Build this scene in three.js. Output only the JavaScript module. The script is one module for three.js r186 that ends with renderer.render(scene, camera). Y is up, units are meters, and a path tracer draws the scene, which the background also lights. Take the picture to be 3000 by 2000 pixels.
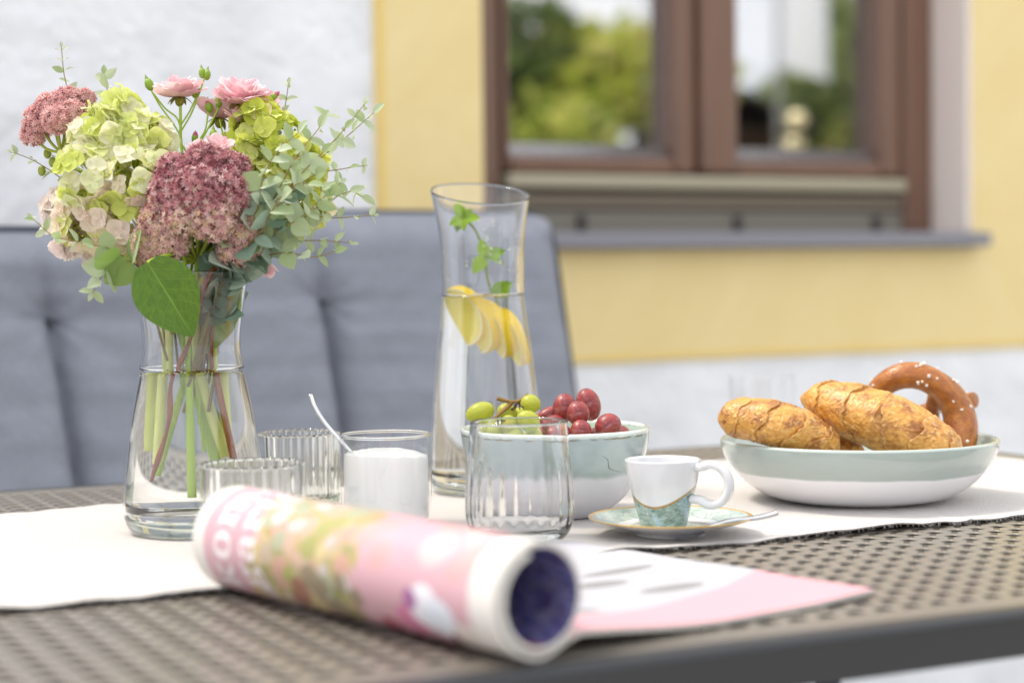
import * as THREE from 'three';
import { mergeGeometries } from 'three/addons/utils/BufferGeometryUtils.js';
import { RoundedBoxGeometry } from 'three/addons/geometries/RoundedBoxGeometry.js';
import { ImprovedNoise } from 'three/addons/math/ImprovedNoise.js';

// ---------------------------------------------------------------- camera, sky, sun, exposure
const scene = new THREE.Scene();
const camera = new THREE.PerspectiveCamera(2 * Math.atan(1000 / 5300) * 180 / Math.PI, 1.5, 0.05, 400);
const PITCH = Math.atan(200 / 5300), ROLL = 0.012, EYE = 0.934;
camera.rotation.order = 'YXZ';
camera.position.set(0, EYE, 0);
camera.rotation.set(-PITCH, 0, -ROLL);
camera.focus = 1.39;
camera.userData.fStop = 3.15;
const renderer = new THREE.WebGLRenderer({ antialias: true });
renderer.toneMapping = THREE.LinearToneMapping;
renderer.toneMappingExposure = 1.45;
renderer.shadowMap.enabled = true;

const SUN = new THREE.Vector3(-0.84, 1.5, -0.30).normalize();
{
  const W = 512, H = 256, data = new Float32Array(W * H * 4), noise = new ImprovedNoise();
  for (let j = 0; j < H; j++) for (let i = 0; i < W; i++) {
    const up = ((j + 0.5) / H - 0.5) * Math.PI, az = ((i + 0.5) / W - 0.5) * 2 * Math.PI;
    const d = new THREE.Vector3(Math.cos(az) * Math.cos(up), Math.sin(up), Math.sin(az) * Math.cos(up));
    const y = Math.max(d.y, 0), c = Math.max(0, d.dot(SUN));
    let cl = 0; for (let o = 0, a = 1, f = 2.2; o < 4; o++, a *= 0.5, f *= 2) cl += a * noise.noise(d.x * f + 7, d.y * f * 2.2, d.z * f - 3);
    cl = THREE.MathUtils.smoothstep(cl, -0.35, 0.5);                 // thin high cloud over pale blue
    const glow = 0.9 * Math.pow(c, 6) + 1.6 * Math.pow(c, 40);
    const blue = [0.80 - 0.12 * y, 0.88 - 0.07 * y, 1.02], white = [1.24, 1.20, 1.15], warm = [1.0, 0.92, 0.78];
    for (let k = 0; k < 3; k++) data[(j * W + i) * 4 + k] = THREE.MathUtils.lerp(blue[k], white[k], 0.25 + 0.65 * cl) * 0.98 + glow * warm[k];
    data[(j * W + i) * 4 + 3] = 1;
  }
  const sky = new THREE.DataTexture(data, W, H, THREE.RGBAFormat, THREE.FloatType);
  sky.mapping = THREE.EquirectangularReflectionMapping; sky.magFilter = THREE.LinearFilter; sky.needsUpdate = true;
  scene.background = sky; scene.environment = sky;
  scene.backgroundIntensity = scene.environmentIntensity = 1.0;
}
const sun = new THREE.DirectionalLight(new THREE.Color(1, 0.92, 0.80), 1.8);
sun.position.copy(SUN).multiplyScalar(20); sun.target.position.set(0, 0.7, -1.5);
sun.castShadow = true; sun.shadow.radius = 20; sun.shadow.mapSize.set(2048, 2048);
Object.assign(sun.shadow.camera, { left: -9, right: 9, top: 9, bottom: -9, near: 1, far: 60 });
scene.add(sun, sun.target);

// ---------------------------------------------------------------- helpers
const { lerp, clamp } = THREE.MathUtils, PI = Math.PI, smoothstep = (x, a, b) => { const t = clamp((x - a) / (b - a), 0, 1); return t * t * (3 - 2 * t); }, V3 = (x, y, z) => new THREE.Vector3(x, y, z);
let seedState = 1;
const reseed = (s) => { seedState = s >>> 0; };
const rnd = () => { seedState = (seedState + 0x6d2b79f5) | 0; let t = Math.imul(seedState ^ (seedState >>> 15), 1 | seedState); t = (t + Math.imul(t ^ (t >>> 7), 61 | t)) ^ t; return ((t ^ (t >>> 14)) >>> 0) / 4294967296; };
const rr = (a, b) => a + (b - a) * rnd(), pick = (a) => a[Math.floor(rnd() * a.length)];
const IN = new ImprovedNoise(), nz = (x, y = 0, z = 0) => IN.noise(x, y, z);
const fbm = (x, y, z, o = 4) => { let s = 0, a = 0.5; for (let i = 0; i < o; i++, a *= 0.5, x *= 2.03, y *= 2.03, z *= 2.03) s += a * nz(x, y, z); return s; };
const used = {};
const numbered = (n) => { const k = used[n] = (used[n] ?? -1) + 1; return k ? n + '_' + String(k).padStart(3, '0') : n; };
function tag(o, label, category, group, kind) { const u = o.userData; u.label = label; if (category) u.category = category; if (group) u.group = group; if (kind) u.kind = kind; return o; }
function thing(name, label, category, p = V3(0, 0, 0), turn = 0, group) {
  const o = new THREE.Group(); o.name = numbered(name); o.position.copy(p); o.rotation.y = turn; scene.add(o);
  return tag(o, label, category, group);
}
function part(name, geo, mat, parent, label) {
  const m = new THREE.Mesh(geo, mat); m.name = name; m.castShadow = m.receiveShadow = true; parent.add(m);
  if (label) m.userData.label = label;
  return m;
}
const C = (hex) => new THREE.Color(hex);
const mat = (color, roughness = 0.6, o = {}) => new THREE.MeshPhysicalMaterial({ color: typeof color === 'object' && color.isColor ? color : C(color), roughness, metalness: 0, side: THREE.DoubleSide, ...o });
// textures: f(u, v) gives [r, g, b] 0..1 (sRGB) or one number
function tex(w, h, f, { srgb = true, rx = 1, ry = 1, wrap = true } = {}) {
  const d = new Uint8Array(w * h * 4);
  for (let j = 0; j < h; j++) for (let i = 0; i < w; i++) {
    const c = f((i + 0.5) / w, (j + 0.5) / h), o = (j * w + i) * 4;
    for (let k = 0; k < 3; k++) d[o + k] = clamp(Math.round(255 * (c.length ? c[k] : c)), 0, 255);
    d[o + 3] = 255;
  }
  const t = new THREE.DataTexture(d, w, h, THREE.RGBAFormat);
  if (srgb) t.colorSpace = THREE.SRGBColorSpace;
  t.magFilter = THREE.LinearFilter; t.wrapS = t.wrapT = wrap ? THREE.RepeatWrapping : THREE.ClampToEdgeWrapping; t.repeat.set(rx, ry); t.needsUpdate = true;
  return t;
}
// noise that tiles over the unit square
const tile = (u, v, f, s = 0) => { const a = u * 2 * PI, b = v * 2 * PI, k = f / (2 * PI); return nz(Math.cos(a) * k + s, Math.sin(a) * k + Math.cos(b) * k * 0.7 + s, Math.sin(b) * k - s); };
const tileFbm = (u, v, f, o = 4, s = 0) => { let t = 0, a = 0.5; for (let i = 0; i < o; i++, a *= 0.5, f *= 2) t += a * tile(u, v, f, s + i * 3.7); return t; };
const rgb = (hex) => { const c = new THREE.Color(hex).convertLinearToSRGB(); return [c.r, c.g, c.b]; };
const mixc = (a, b, t) => [0, 1, 2].map((k) => lerp(a[k], b[k], t));

// surface from f(u, v) -> [x, y, z]; rows of v, columns of u
function sheet(nu, nv, f, closed = false) {
  const pos = [], uv = [], idx = [];
  for (let j = 0; j <= nv; j++) for (let i = 0; i <= nu; i++) { pos.push(...f(i / nu, j / nv)); uv.push(i / nu, j / nv); }
  const w = nu + 1;
  for (let j = 0; j < nv; j++) for (let i = 0; i < nu; i++) { const a = j * w + i; idx.push(a, a + 1, a + w, a + 1, a + w + 1, a + w); }
  const g = new THREE.BufferGeometry();
  g.setAttribute('position', new THREE.Float32BufferAttribute(pos, 3)); g.setAttribute('uv', new THREE.Float32BufferAttribute(uv, 2)); g.setIndex(idx);
  g.computeVertexNormals();
  if (closed) { const n = g.attributes.normal; for (let j = 0; j <= nv; j++) { const a = j * w, b = a + nu, s = V3(n.getX(a) + n.getX(b), n.getY(a) + n.getY(b), n.getZ(a) + n.getZ(b)).normalize(); n.setXYZ(a, s.x, s.y, s.z); n.setXYZ(b, s.x, s.y, s.z); } }
  return g;
}
function outward(g) {                                                  // turns a closed mesh right side out
  const p = g.attributes.position, ix = g.index.array, a = V3(), b = V3(), c = V3(); let vol = 0;
  for (let i = 0; i < ix.length; i += 3) { a.fromBufferAttribute(p, ix[i]); b.fromBufferAttribute(p, ix[i + 1]); c.fromBufferAttribute(p, ix[i + 2]); vol += a.dot(b.cross(c)); }
  if (vol < 0) { for (let i = 0; i < ix.length; i += 3) { const t = ix[i + 1]; ix[i + 1] = ix[i + 2]; ix[i + 2] = t; } const n = g.attributes.normal; for (let i = 0; i < n.array.length; i++) n.array[i] *= -1; }
  return g;
}
// points of a profile, smoothed between the given ones
const smooth = (pts, n) => new THREE.SplineCurve(pts.map((p) => new THREE.Vector2(...p))).getPoints(n).map((p) => [Math.max(0, p.x), p.y]);
// body of revolution; bend(theta, r, y, i) may change a point; theta 0 faces the camera, u 0.5
function revolve(profile, seg = 96, bend) {
  let L = [0]; for (let i = 1; i < profile.length; i++) L.push(L[i - 1] + Math.hypot(profile[i][0] - profile[i - 1][0], profile[i][1] - profile[i - 1][1]));
  const n = profile.length - 1;
  const g = sheet(seg, n, (u, v) => {
    const i = Math.round(v * n), th = (u - 0.5) * 2 * PI, [r0, y0] = profile[i], [r, y] = bend ? bend(th, r0, y0, i) : [r0, y0];
    return [r * Math.sin(th), y, r * Math.cos(th)];
  }, true);
  const uv = g.attributes.uv; for (let j = 0; j <= n; j++) for (let i = 0; i <= seg; i++) uv.setY(j * (seg + 1) + i, L[j] / L[n]);
  return outward(g);
}
// tube through points with radius r(t); ends rounded
function tube(points, r, seg = 24, rad = 8) {
  const c = new THREE.CatmullRomCurve3(points, false, 'centripetal'), fr = c.computeFrenetFrames(seg + 2), P = [];
  for (let j = 0; j <= seg + 2; j++) P.push(c.getPointAt(j / (seg + 2)));
  const R = typeof r === 'function' ? r : () => r, n = seg + 2;
  return outward(sheet(rad, n + 2, (u, v) => {
    const k = Math.round(v * (n + 2)), j = clamp(k - 1, 0, n), a = u * 2 * PI, q = k === 0 || k === n + 2 ? 0 : R(j / n, a);
    const s = P[j].clone().addScaledVector(fr.normals[j], Math.cos(a) * q).addScaledVector(fr.binormals[j], Math.sin(a) * q);
    return [s.x, s.y, s.z];
  }, true));
}
const ball = (rx, ry = rx, rz = rx, w = 20, h = 14) => new THREE.SphereGeometry(1, w, h).scale(rx, ry, rz);
const box = (w, h, d, r = 0.002) => new RoundedBoxGeometry(w, h, d, 2, Math.min(r, w / 2.01, h / 2.01, d / 2.01));
const moved = (g, x, y, z) => g.translate(x, y, z);
function paint(g, f) { const p = g.attributes.position, c = new Float32Array(p.count * 3); for (let i = 0; i < p.count; i++) c.set(f(p.getX(i), p.getY(i), p.getZ(i), i), i * 3); g.setAttribute('color', new THREE.BufferAttribute(c, 3)); return g; }
const lin = (hex) => { const c = C(hex); return [c.r, c.g, c.b]; };

// where things stand: x to the right, y up, distance from the lens D = -z (metres, measured from the photograph)
const TOP = 0.74, CLOTH = TOP + 0.0014, PSI = 26.6 * PI / 180, DEG = PI / 180;
const on = (x, D, h = CLOTH) => V3(x, h, -D);
const tableAxes = (o) => { o.rotation.y = PSI; return o; };           // local x along the table and the house wall (u), local -z away from the viewer (n)
const lens = new THREE.Matrix4().makeRotationFromEuler(camera.rotation);
// a spot of the bouquet and the like at depth D, from its place on a 2352-wide print of the photograph
const spot = (x, y, D) => { const k = 3000 / 2352, d = V3((x * k - 1500) / 5300, -(y * k - 1000) / 5300, -1).applyMatrix4(lens); return V3(0, EYE, 0).addScaledVector(d, -D / d.z); };

// ---------------------------------------------------------------- ground
{
  const pave = tex(512, 512, (u, v) => { const n = tileFbm(u, v, 10, 5), s = tileFbm(u, v, 60, 3, 9); const g = 0.66 + 0.12 * n + 0.16 * s; return [g * 1.0, g * 0.995, g * 0.99]; }, { rx: 30, ry: 30 });
  const g = new THREE.PlaneGeometry(160, 160).rotateX(-PI / 2);
  const m = part('ground', g, mat('#ffffff', 0.9, { map: pave }), scene);
  tag(m, 'pale grey terrace paving under the table', undefined, undefined, 'structure');
}
// ---------------------------------------------------------------- house: white plaster wall, yellow plaster field, window
const WALL = 2.6;
{
  const house = tableAxes(thing('house', 'house front of white plaster with a yellow plaster field round a brown wooden window', 'house'));
  const plasterBump = tex(512, 512, (u, v) => 0.5 + 0.6 * tileFbm(u, v, 14, 5) + 0.25 * tileFbm(u, v, 70, 2, 4), { srgb: false });
  const wallMap = tex(512, 512, (u, v) => { const n = tileFbm(u, v, 9, 4, 2); const g = 0.925 + 0.07 * n; return [g, g * 1.0, g * 1.005]; });
  const white = mat('#ffffff', 0.92, { map: wallMap, bumpMap: plasterBump, bumpScale: 0.012 });
  const yellowMap = tex(512, 512, (u, v) => { const n = tileFbm(u, v, 7, 4, 5), s = tileFbm(u, v, 50, 2, 1); return mixc([0.895, 0.80, 0.565], [0.93, 0.845, 0.63], 0.5 + 0.9 * n + 0.3 * s); });
  const yellow = mat('#ffffff', 0.9, { map: yellowMap, bumpMap: plasterBump, bumpScale: 0.0025 });
  const flat = (shape, depth, z, m, name, bevel = 0) => {             // a slab in the plane of the wall whose front stands at n = z
    const g = new THREE.ExtrudeGeometry(shape, { depth, bevelEnabled: bevel > 0, bevelSize: bevel, bevelThickness: bevel, bevelSegments: 2, curveSegments: 24 });
    g.translate(0, 0, -z - depth); return part(name, g, m, house);
  };
  const outline = (pts) => new THREE.Shape(pts.map((p) => new THREE.Vector2(...p)));
  const O = { l: 1.254, r: 2.253, b: 0.972, t: 2.35 };                // the opening
  const hole = new THREE.Path([[O.l, O.b], [O.l, O.t], [O.r, O.t], [O.r, O.b]].map((p) => new THREE.Vector2(...p)));
  const all = outline([[-6, -0.05], [6, -0.05], [6, 2.75], [-6, 2.75]]); all.holes.push(hole);
  const uvScale = (o, s) => { const u = o.geometry.attributes.uv; for (let i = 0; i < u.count; i++) u.setXY(i, u.getX(i) * s, u.getY(i) * s); };
  uvScale(flat(all, 0.30, WALL + 0.008, white, 'plaster_wall'), 0.8);
  const edge = []; for (let u = 5.9; u >= 1.074; u -= 0.06) edge.push([u, 0.785 + 0.004 * nz(u * 3, 1) + 0.003 * nz(u * 11, 4)]);
  const field = outline([[1.072, 0.786], [1.072, 2.7], [5.9, 2.7], ...edge]);
  const hole2 = new THREE.Path([[O.l + 0.001, O.b - 0.001], [O.l + 0.001, O.t], [O.r - 0.001, O.t], [O.r - 0.001, O.b - 0.001]].map((p) => new THREE.Vector2(...p)));
  field.holes.push(hole2);
  uvScale(flat(field, 0.0085, WALL, yellow, 'yellow_plaster'), 0.9);
  // narrow strip of deeper yellow along the left and lower edge of the field
  const rim = []; for (let u = 1.076; u <= 5.9; u += 0.06) rim.push([u, 0.786 + 0.004 * nz(u * 3, 1) + 0.003 * nz(u * 11, 4)]);
  const deeper = outline([[1.0725, 2.69], [1.0725, 0.787], ...rim, ...rim.slice().reverse().map(([u, h]) => [u, h + 0.010 + 0.004 * nz(u * 17, 9)]), [1.0865, 0.80], [1.0865, 2.69]]);
  uvScale(flat(deeper, 0.0012, WALL - 0.0011, mat('#e6c878', 0.9, { bumpMap: plasterBump, bumpScale: 0.002 }), 'yellow_edge'), 0.9);
  // plaster lining of the opening, right-hand side and head
  const lining = mat('#f3e6dc', 0.85, { bumpMap: plasterBump, bumpScale: 0.001 });
  part('window_lining', mergeGeometries([moved(box(0.012, O.t - 1.0, 0.13, 0.003), O.r - 0.0075, (O.t + 1.0) / 2, -WALL - 0.064), moved(box(O.r - O.l - 0.03, 0.012, 0.13, 0.003), (O.l + O.r) / 2, O.t - 0.0075, -WALL - 0.064)]), lining, house);
  // stone sill
  const sillMat = mat('#85838a', 0.45, { bumpMap: plasterBump, bumpScale: 0.0006 });
  part('window_sill', moved(box(1.06, 0.026, 0.19, 0.004), 1.735, 0.986, -2.655), sillMat, house);
  // window
  const win = new THREE.Group(); win.name = 'window'; house.add(win);
  const grain = tex(256, 512, (u, v) => { const n = tileFbm(u, v * 0.25, 60, 3, 3) + 0.5 * tile(u, v, 9, 1); return 0.5 + 0.5 * n; }, { srgb: false });
  const woodMap = tex(256, 512, (u, v) => { const n = tileFbm(u, v * 0.25, 50, 3, 3) + 0.4 * tile(u, v, 6, 1); return mixc([0.38, 0.265, 0.205], [0.52, 0.385, 0.305], 0.5 + 0.9 * n); });
  const wood = mat('#ffffff', 0.38, { map: woodMap, bumpMap: grain, bumpScale: 0.0006, clearcoat: 0.25, clearcoatRoughness: 0.3 });
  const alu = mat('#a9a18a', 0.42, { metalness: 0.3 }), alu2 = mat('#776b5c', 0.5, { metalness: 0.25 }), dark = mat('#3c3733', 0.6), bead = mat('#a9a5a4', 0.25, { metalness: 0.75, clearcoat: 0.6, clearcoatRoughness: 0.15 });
  const F = 2.69;                                                     // front of the outer frame
  const bar = (name, u0, u1, h0, h1, n0, n1, m, r = 0.004) => part(name, moved(box(u1 - u0, h1 - h0, n1 - n0, r), (u0 + u1) / 2, (h0 + h1) / 2, -(n0 + n1) / 2), m, win);
  const k = F / WALL, q = (h) => EYE + (h - EYE) * k, w = (u) => u * k;
  bar('frame_stile', w(1.245), w(1.285), 0.998, O.t - 0.015, F, F + 0.07, wood);
  bar('frame_stile', w(2.095), O.r - 0.016, 0.998, O.t - 0.015, F, F + 0.07, wood, 0.01);
  bar('frame_head', w(1.287), w(2.093), O.t - 0.06, O.t - 0.015, F, F + 0.07, wood);
  // lower part of the frame: two aluminium weather bars over a dark gap with drain blocks
  bar('weather_bar', w(1.287), w(2.085), q(1.069), q(1.0935), F - 0.026, F + 0.05, alu, 0.008);
  bar('weather_bar', w(1.29), w(2.088), q(1.037), q(1.066), F - 0.006, F + 0.05, alu2, 0.006);
  bar('lower_rail', w(1.29), w(2.088), 0.9995, q(1.035), F - 0.002, F + 0.06, mat('#7a756a', 0.5, { metalness: 0.1 }), 0.002);
  for (const u of [1.43, 1.735, 2.03]) bar('drain_cap', w(u) - 0.008, w(u) + 0.008, 1.002, q(1.028), F - 0.009, F - 0.0025, dark, 0.002);
  const pane = new THREE.MeshPhysicalMaterial({ color: '#ffffff', roughness: 0, transmission: 1, thickness: 0, ior: 5, side: THREE.DoubleSide });
  for (const [l, r] of [[1.288, 1.664], [1.666, 2.083]]) {
    const S = new THREE.Group(); S.name = 'sash'; win.add(S);
    const sb = (name, u0, u1, h0, h1, n0, n1, m, rad = 0.006) => part(name, moved(box(u1 - u0, h1 - h0, n1 - n0, rad), (u0 + u1) / 2, (h0 + h1) / 2, -(n0 + n1) / 2), m, S);
    const f0 = F - 0.012, f1 = F + 0.05, hb = q(1.1135) + 0.006, ht = O.t - 0.062;
    const left = l === 1.288;
    if (left) { sb('sash_stile', w(1.288), w(1.299), q(1.096), ht, f0 + 0.004, f1, wood); sb('sash_stile', w(1.604), w(1.650), q(1.096), ht, f0, f1, wood, 0.012); }
    else { sb('sash_stile', w(1.652), w(1.727), q(1.096), ht, f0 - 0.014, f1, wood, 0.014); sb('sash_stile', w(2.035), w(2.083), q(1.096), ht, f0, f1, wood, 0.012); }
    const a = left ? w(1.2995) : w(1.7275), b = left ? w(1.6035) : w(2.0345);
    sb('sash_rail', a, b, q(1.096), q(1.122), f0, f1, wood, 0.006);
    sb('sash_rail', a, b, ht - 0.06, ht, f0, f1, wood, 0.006);
    // sloping glazing bead, some sky sheen put into its pale grey
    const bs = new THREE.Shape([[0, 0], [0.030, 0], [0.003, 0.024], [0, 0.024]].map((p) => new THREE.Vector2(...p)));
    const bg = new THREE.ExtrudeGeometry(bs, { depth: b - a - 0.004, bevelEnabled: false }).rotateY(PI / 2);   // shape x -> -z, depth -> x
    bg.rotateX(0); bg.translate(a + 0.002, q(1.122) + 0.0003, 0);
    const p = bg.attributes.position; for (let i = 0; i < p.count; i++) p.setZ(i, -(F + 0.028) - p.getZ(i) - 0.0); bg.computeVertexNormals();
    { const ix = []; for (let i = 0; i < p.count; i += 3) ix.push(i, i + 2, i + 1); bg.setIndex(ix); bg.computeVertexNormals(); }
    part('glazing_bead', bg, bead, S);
    for (const n of [F + 0.0285, F + 0.046]) part('pane', moved(new THREE.PlaneGeometry(b - a, ht - q(1.122) - 0.06), (a + b) / 2, (ht - 0.06 + q(1.122)) / 2, -n), pane, S);
  }
  // the dim room behind the glass
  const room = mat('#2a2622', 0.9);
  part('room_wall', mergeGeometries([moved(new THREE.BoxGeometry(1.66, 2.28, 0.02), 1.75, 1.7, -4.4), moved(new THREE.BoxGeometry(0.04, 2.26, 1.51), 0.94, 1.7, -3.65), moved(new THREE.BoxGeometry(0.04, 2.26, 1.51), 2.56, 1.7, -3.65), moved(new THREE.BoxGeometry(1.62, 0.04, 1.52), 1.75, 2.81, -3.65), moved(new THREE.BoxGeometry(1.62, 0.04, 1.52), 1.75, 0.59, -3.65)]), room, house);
}
// ---------------------------------------------------------------- what the window mirrors: garden in front of the house
const inGarden = (u, n, h = 0) => V3(u * Math.cos(PSI) - n * Math.sin(PSI), h, -(u * Math.sin(PSI) + n * Math.cos(PSI)));
function leafyTree(label, p, H, spreadR, colors, seed, low = 0.25, count = 9000, group) {
  reseed(seed);
  const t = thing('garden_tree', label, 'tree', p, 0, group), bark = mat('#4a3b2c', 0.9), limbs = [];
  limbs.push(tube([V3(0, 0, 0), V3(0.04, H * 0.3, 0.02), V3(0, H * 0.62, 0)], (s) => 0.09 * (1 - 0.6 * s), 10, 8));
  const tips = [];
  for (let i = 0; i < 14; i++) {
    const a = i * 2.4, y0 = H * rr(low, 0.55), e = V3(Math.cos(a) * spreadR * rr(0.4, 0.95), y0 + H * rr(0.05, 0.38), Math.sin(a) * spreadR * rr(0.4, 0.95));
    limbs.push(tube([V3(0, y0, 0), e.clone().multiplyScalar(0.5).setY(lerp(y0, e.y, 0.6)), e], (s) => 0.035 * (1 - 0.7 * s), 8, 6)); tips.push(e);
  }
  for (let i = 0; i < 16; i++) tips.push(V3(rr(-0.5, 0.5) * spreadR, H * rr(low, 0.95), rr(-0.5, 0.5) * spreadR));
  part('trunk', mergeGeometries(limbs), bark, t);
  const leaf = sheet(2, 2, (u, v) => [(u - 0.5) * 0.10 * Math.sin(PI * (0.15 + 0.8 * v)), 0.12 * v, 0.01 * Math.sin(u * PI)]);
  const im = new THREE.InstancedMesh(leaf, mat('#ffffff', 0.95, { transmission: 0.4, thickness: 0 }), count), m = new THREE.Matrix4(), qn = new THREE.Quaternion(), e = new THREE.Euler();
  for (let i = 0; i < count; i++) {
    const c = pick(tips), r = spreadR * 0.5 * Math.cbrt(rnd()), a = rr(0, 6.28), b = Math.acos(rr(-1, 1));
    m.compose(V3(c.x + r * Math.sin(b) * Math.cos(a), c.y + 0.8 * r * Math.cos(b), c.z + r * Math.sin(b) * Math.sin(a)), qn.setFromEuler(e.set(rr(-2, 2), rr(0, 6.3), rr(-1, 1))), V3(1, 1, 1).multiplyScalar(rr(0.7, 1.5)));
    im.setMatrixAt(i, m); im.setColorAt(i, C(pick(colors)).multiplyScalar(rr(0.75, 1.2)));
  }
  im.name = 'crown'; im.castShadow = im.receiveShadow = true; im.userData.kind = 'stuff'; t.add(im);
}
leafyTree('dark green tree mirrored at the left edge of the left window pane', inGarden(4.95, -5.4), 2.85, 0.75, ['#5d722e', '#6f8540', '#4c6024'], 11, 0.15, 7000);
leafyTree('sunlit yellow-green tree mirrored in the middle of the left window pane', inGarden(5.98, -5.0), 2.4, 0.8, ['#bcc650', '#cfd062', '#9fae42', '#d8d476'], 12, 0.1, 9000);
leafyTree('grey-green tree mirrored at the right edge of the right window pane', inGarden(8.6, -5.8), 3.2, 0.75, ['#8a9a58', '#9aa866', '#748648'], 13, 0.12, 7000);
leafyTree('low yellow-green bush mirrored low in the right window pane', inGarden(7.9, -4.6), 1.95, 0.5, ['#7d8428', '#96903a', '#5c6a20'], 14, 0.05, 4000);
{
  const t = thing('garden_shed', 'dark brown wooden shed mirrored low in the right window pane', 'shed', inGarden(7.15, -5.6), PSI);
  const wd = mat('#3a2817', 0.8);
  for (let i = 0; i < 8; i++) part('board', moved(box(0.118, 1.95, 0.03), -0.42 + 0.12 * i, 0.975, -0.3), wd, t);
  part('wall', moved(box(0.95, 1.93, 0.6), 0, 0.97, 0.02), wd, t);
  part('roof', mergeGeometries([moved(box(0.75, 0.04, 0.95).rotateZ(0.35), -0.3, 2.06, 0), moved(box(0.75, 0.04, 0.95).rotateZ(-0.35), 0.3, 2.06, 0)]), mat('#2d2622', 0.7), t);
}
{
  const t = thing('banner', 'tall white cloth banner mirrored high in the right window pane', 'banner', inGarden(7.55, -5.0), PSI);
  part('pole', moved(new THREE.CylinderGeometry(0.02, 0.02, 3.9, 10), -0.23, 1.95, 0), mat('#b9b9b9', 0.4, { metalness: 0.8 }), t);
  const shape = sheet(12, 24, (u, v) => [-0.2 + u * 0.42, 2.3 + v * 1.5 + 0.1 * (0.5 - u), 0.03 * Math.sin(u * 7 + v * 2)]);
  part('cloth', shape, mat('#f4f5f8', 0.9, { transmission: 0.3, thickness: 0 }), t);
}
for (const [u, n, h, lab] of [[3.86, 0.05, 1.474, 'upper pale yellow ball on a stake, added for a sun glint mirrored in the right window pane'], [3.87, 0.02, 1.388, 'lower pale yellow ball on a stake, added for a sun glint mirrored in the right window pane']]) {  // pale balls added to stand for round, blurred sun glints
  const t = thing('glint_ball', lab, 'glint ball', inGarden(u, n));
  part('stake', moved(new THREE.CylinderGeometry(0.006, 0.006, h, 8), 0, h / 2, 0), mat('#3a3a34', 0.6), t);
  part('ball', moved(ball(0.035), 0, h, 0), mat('#fff1c2', 0.4, { metalness: 0.8 }), t);
}
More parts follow.
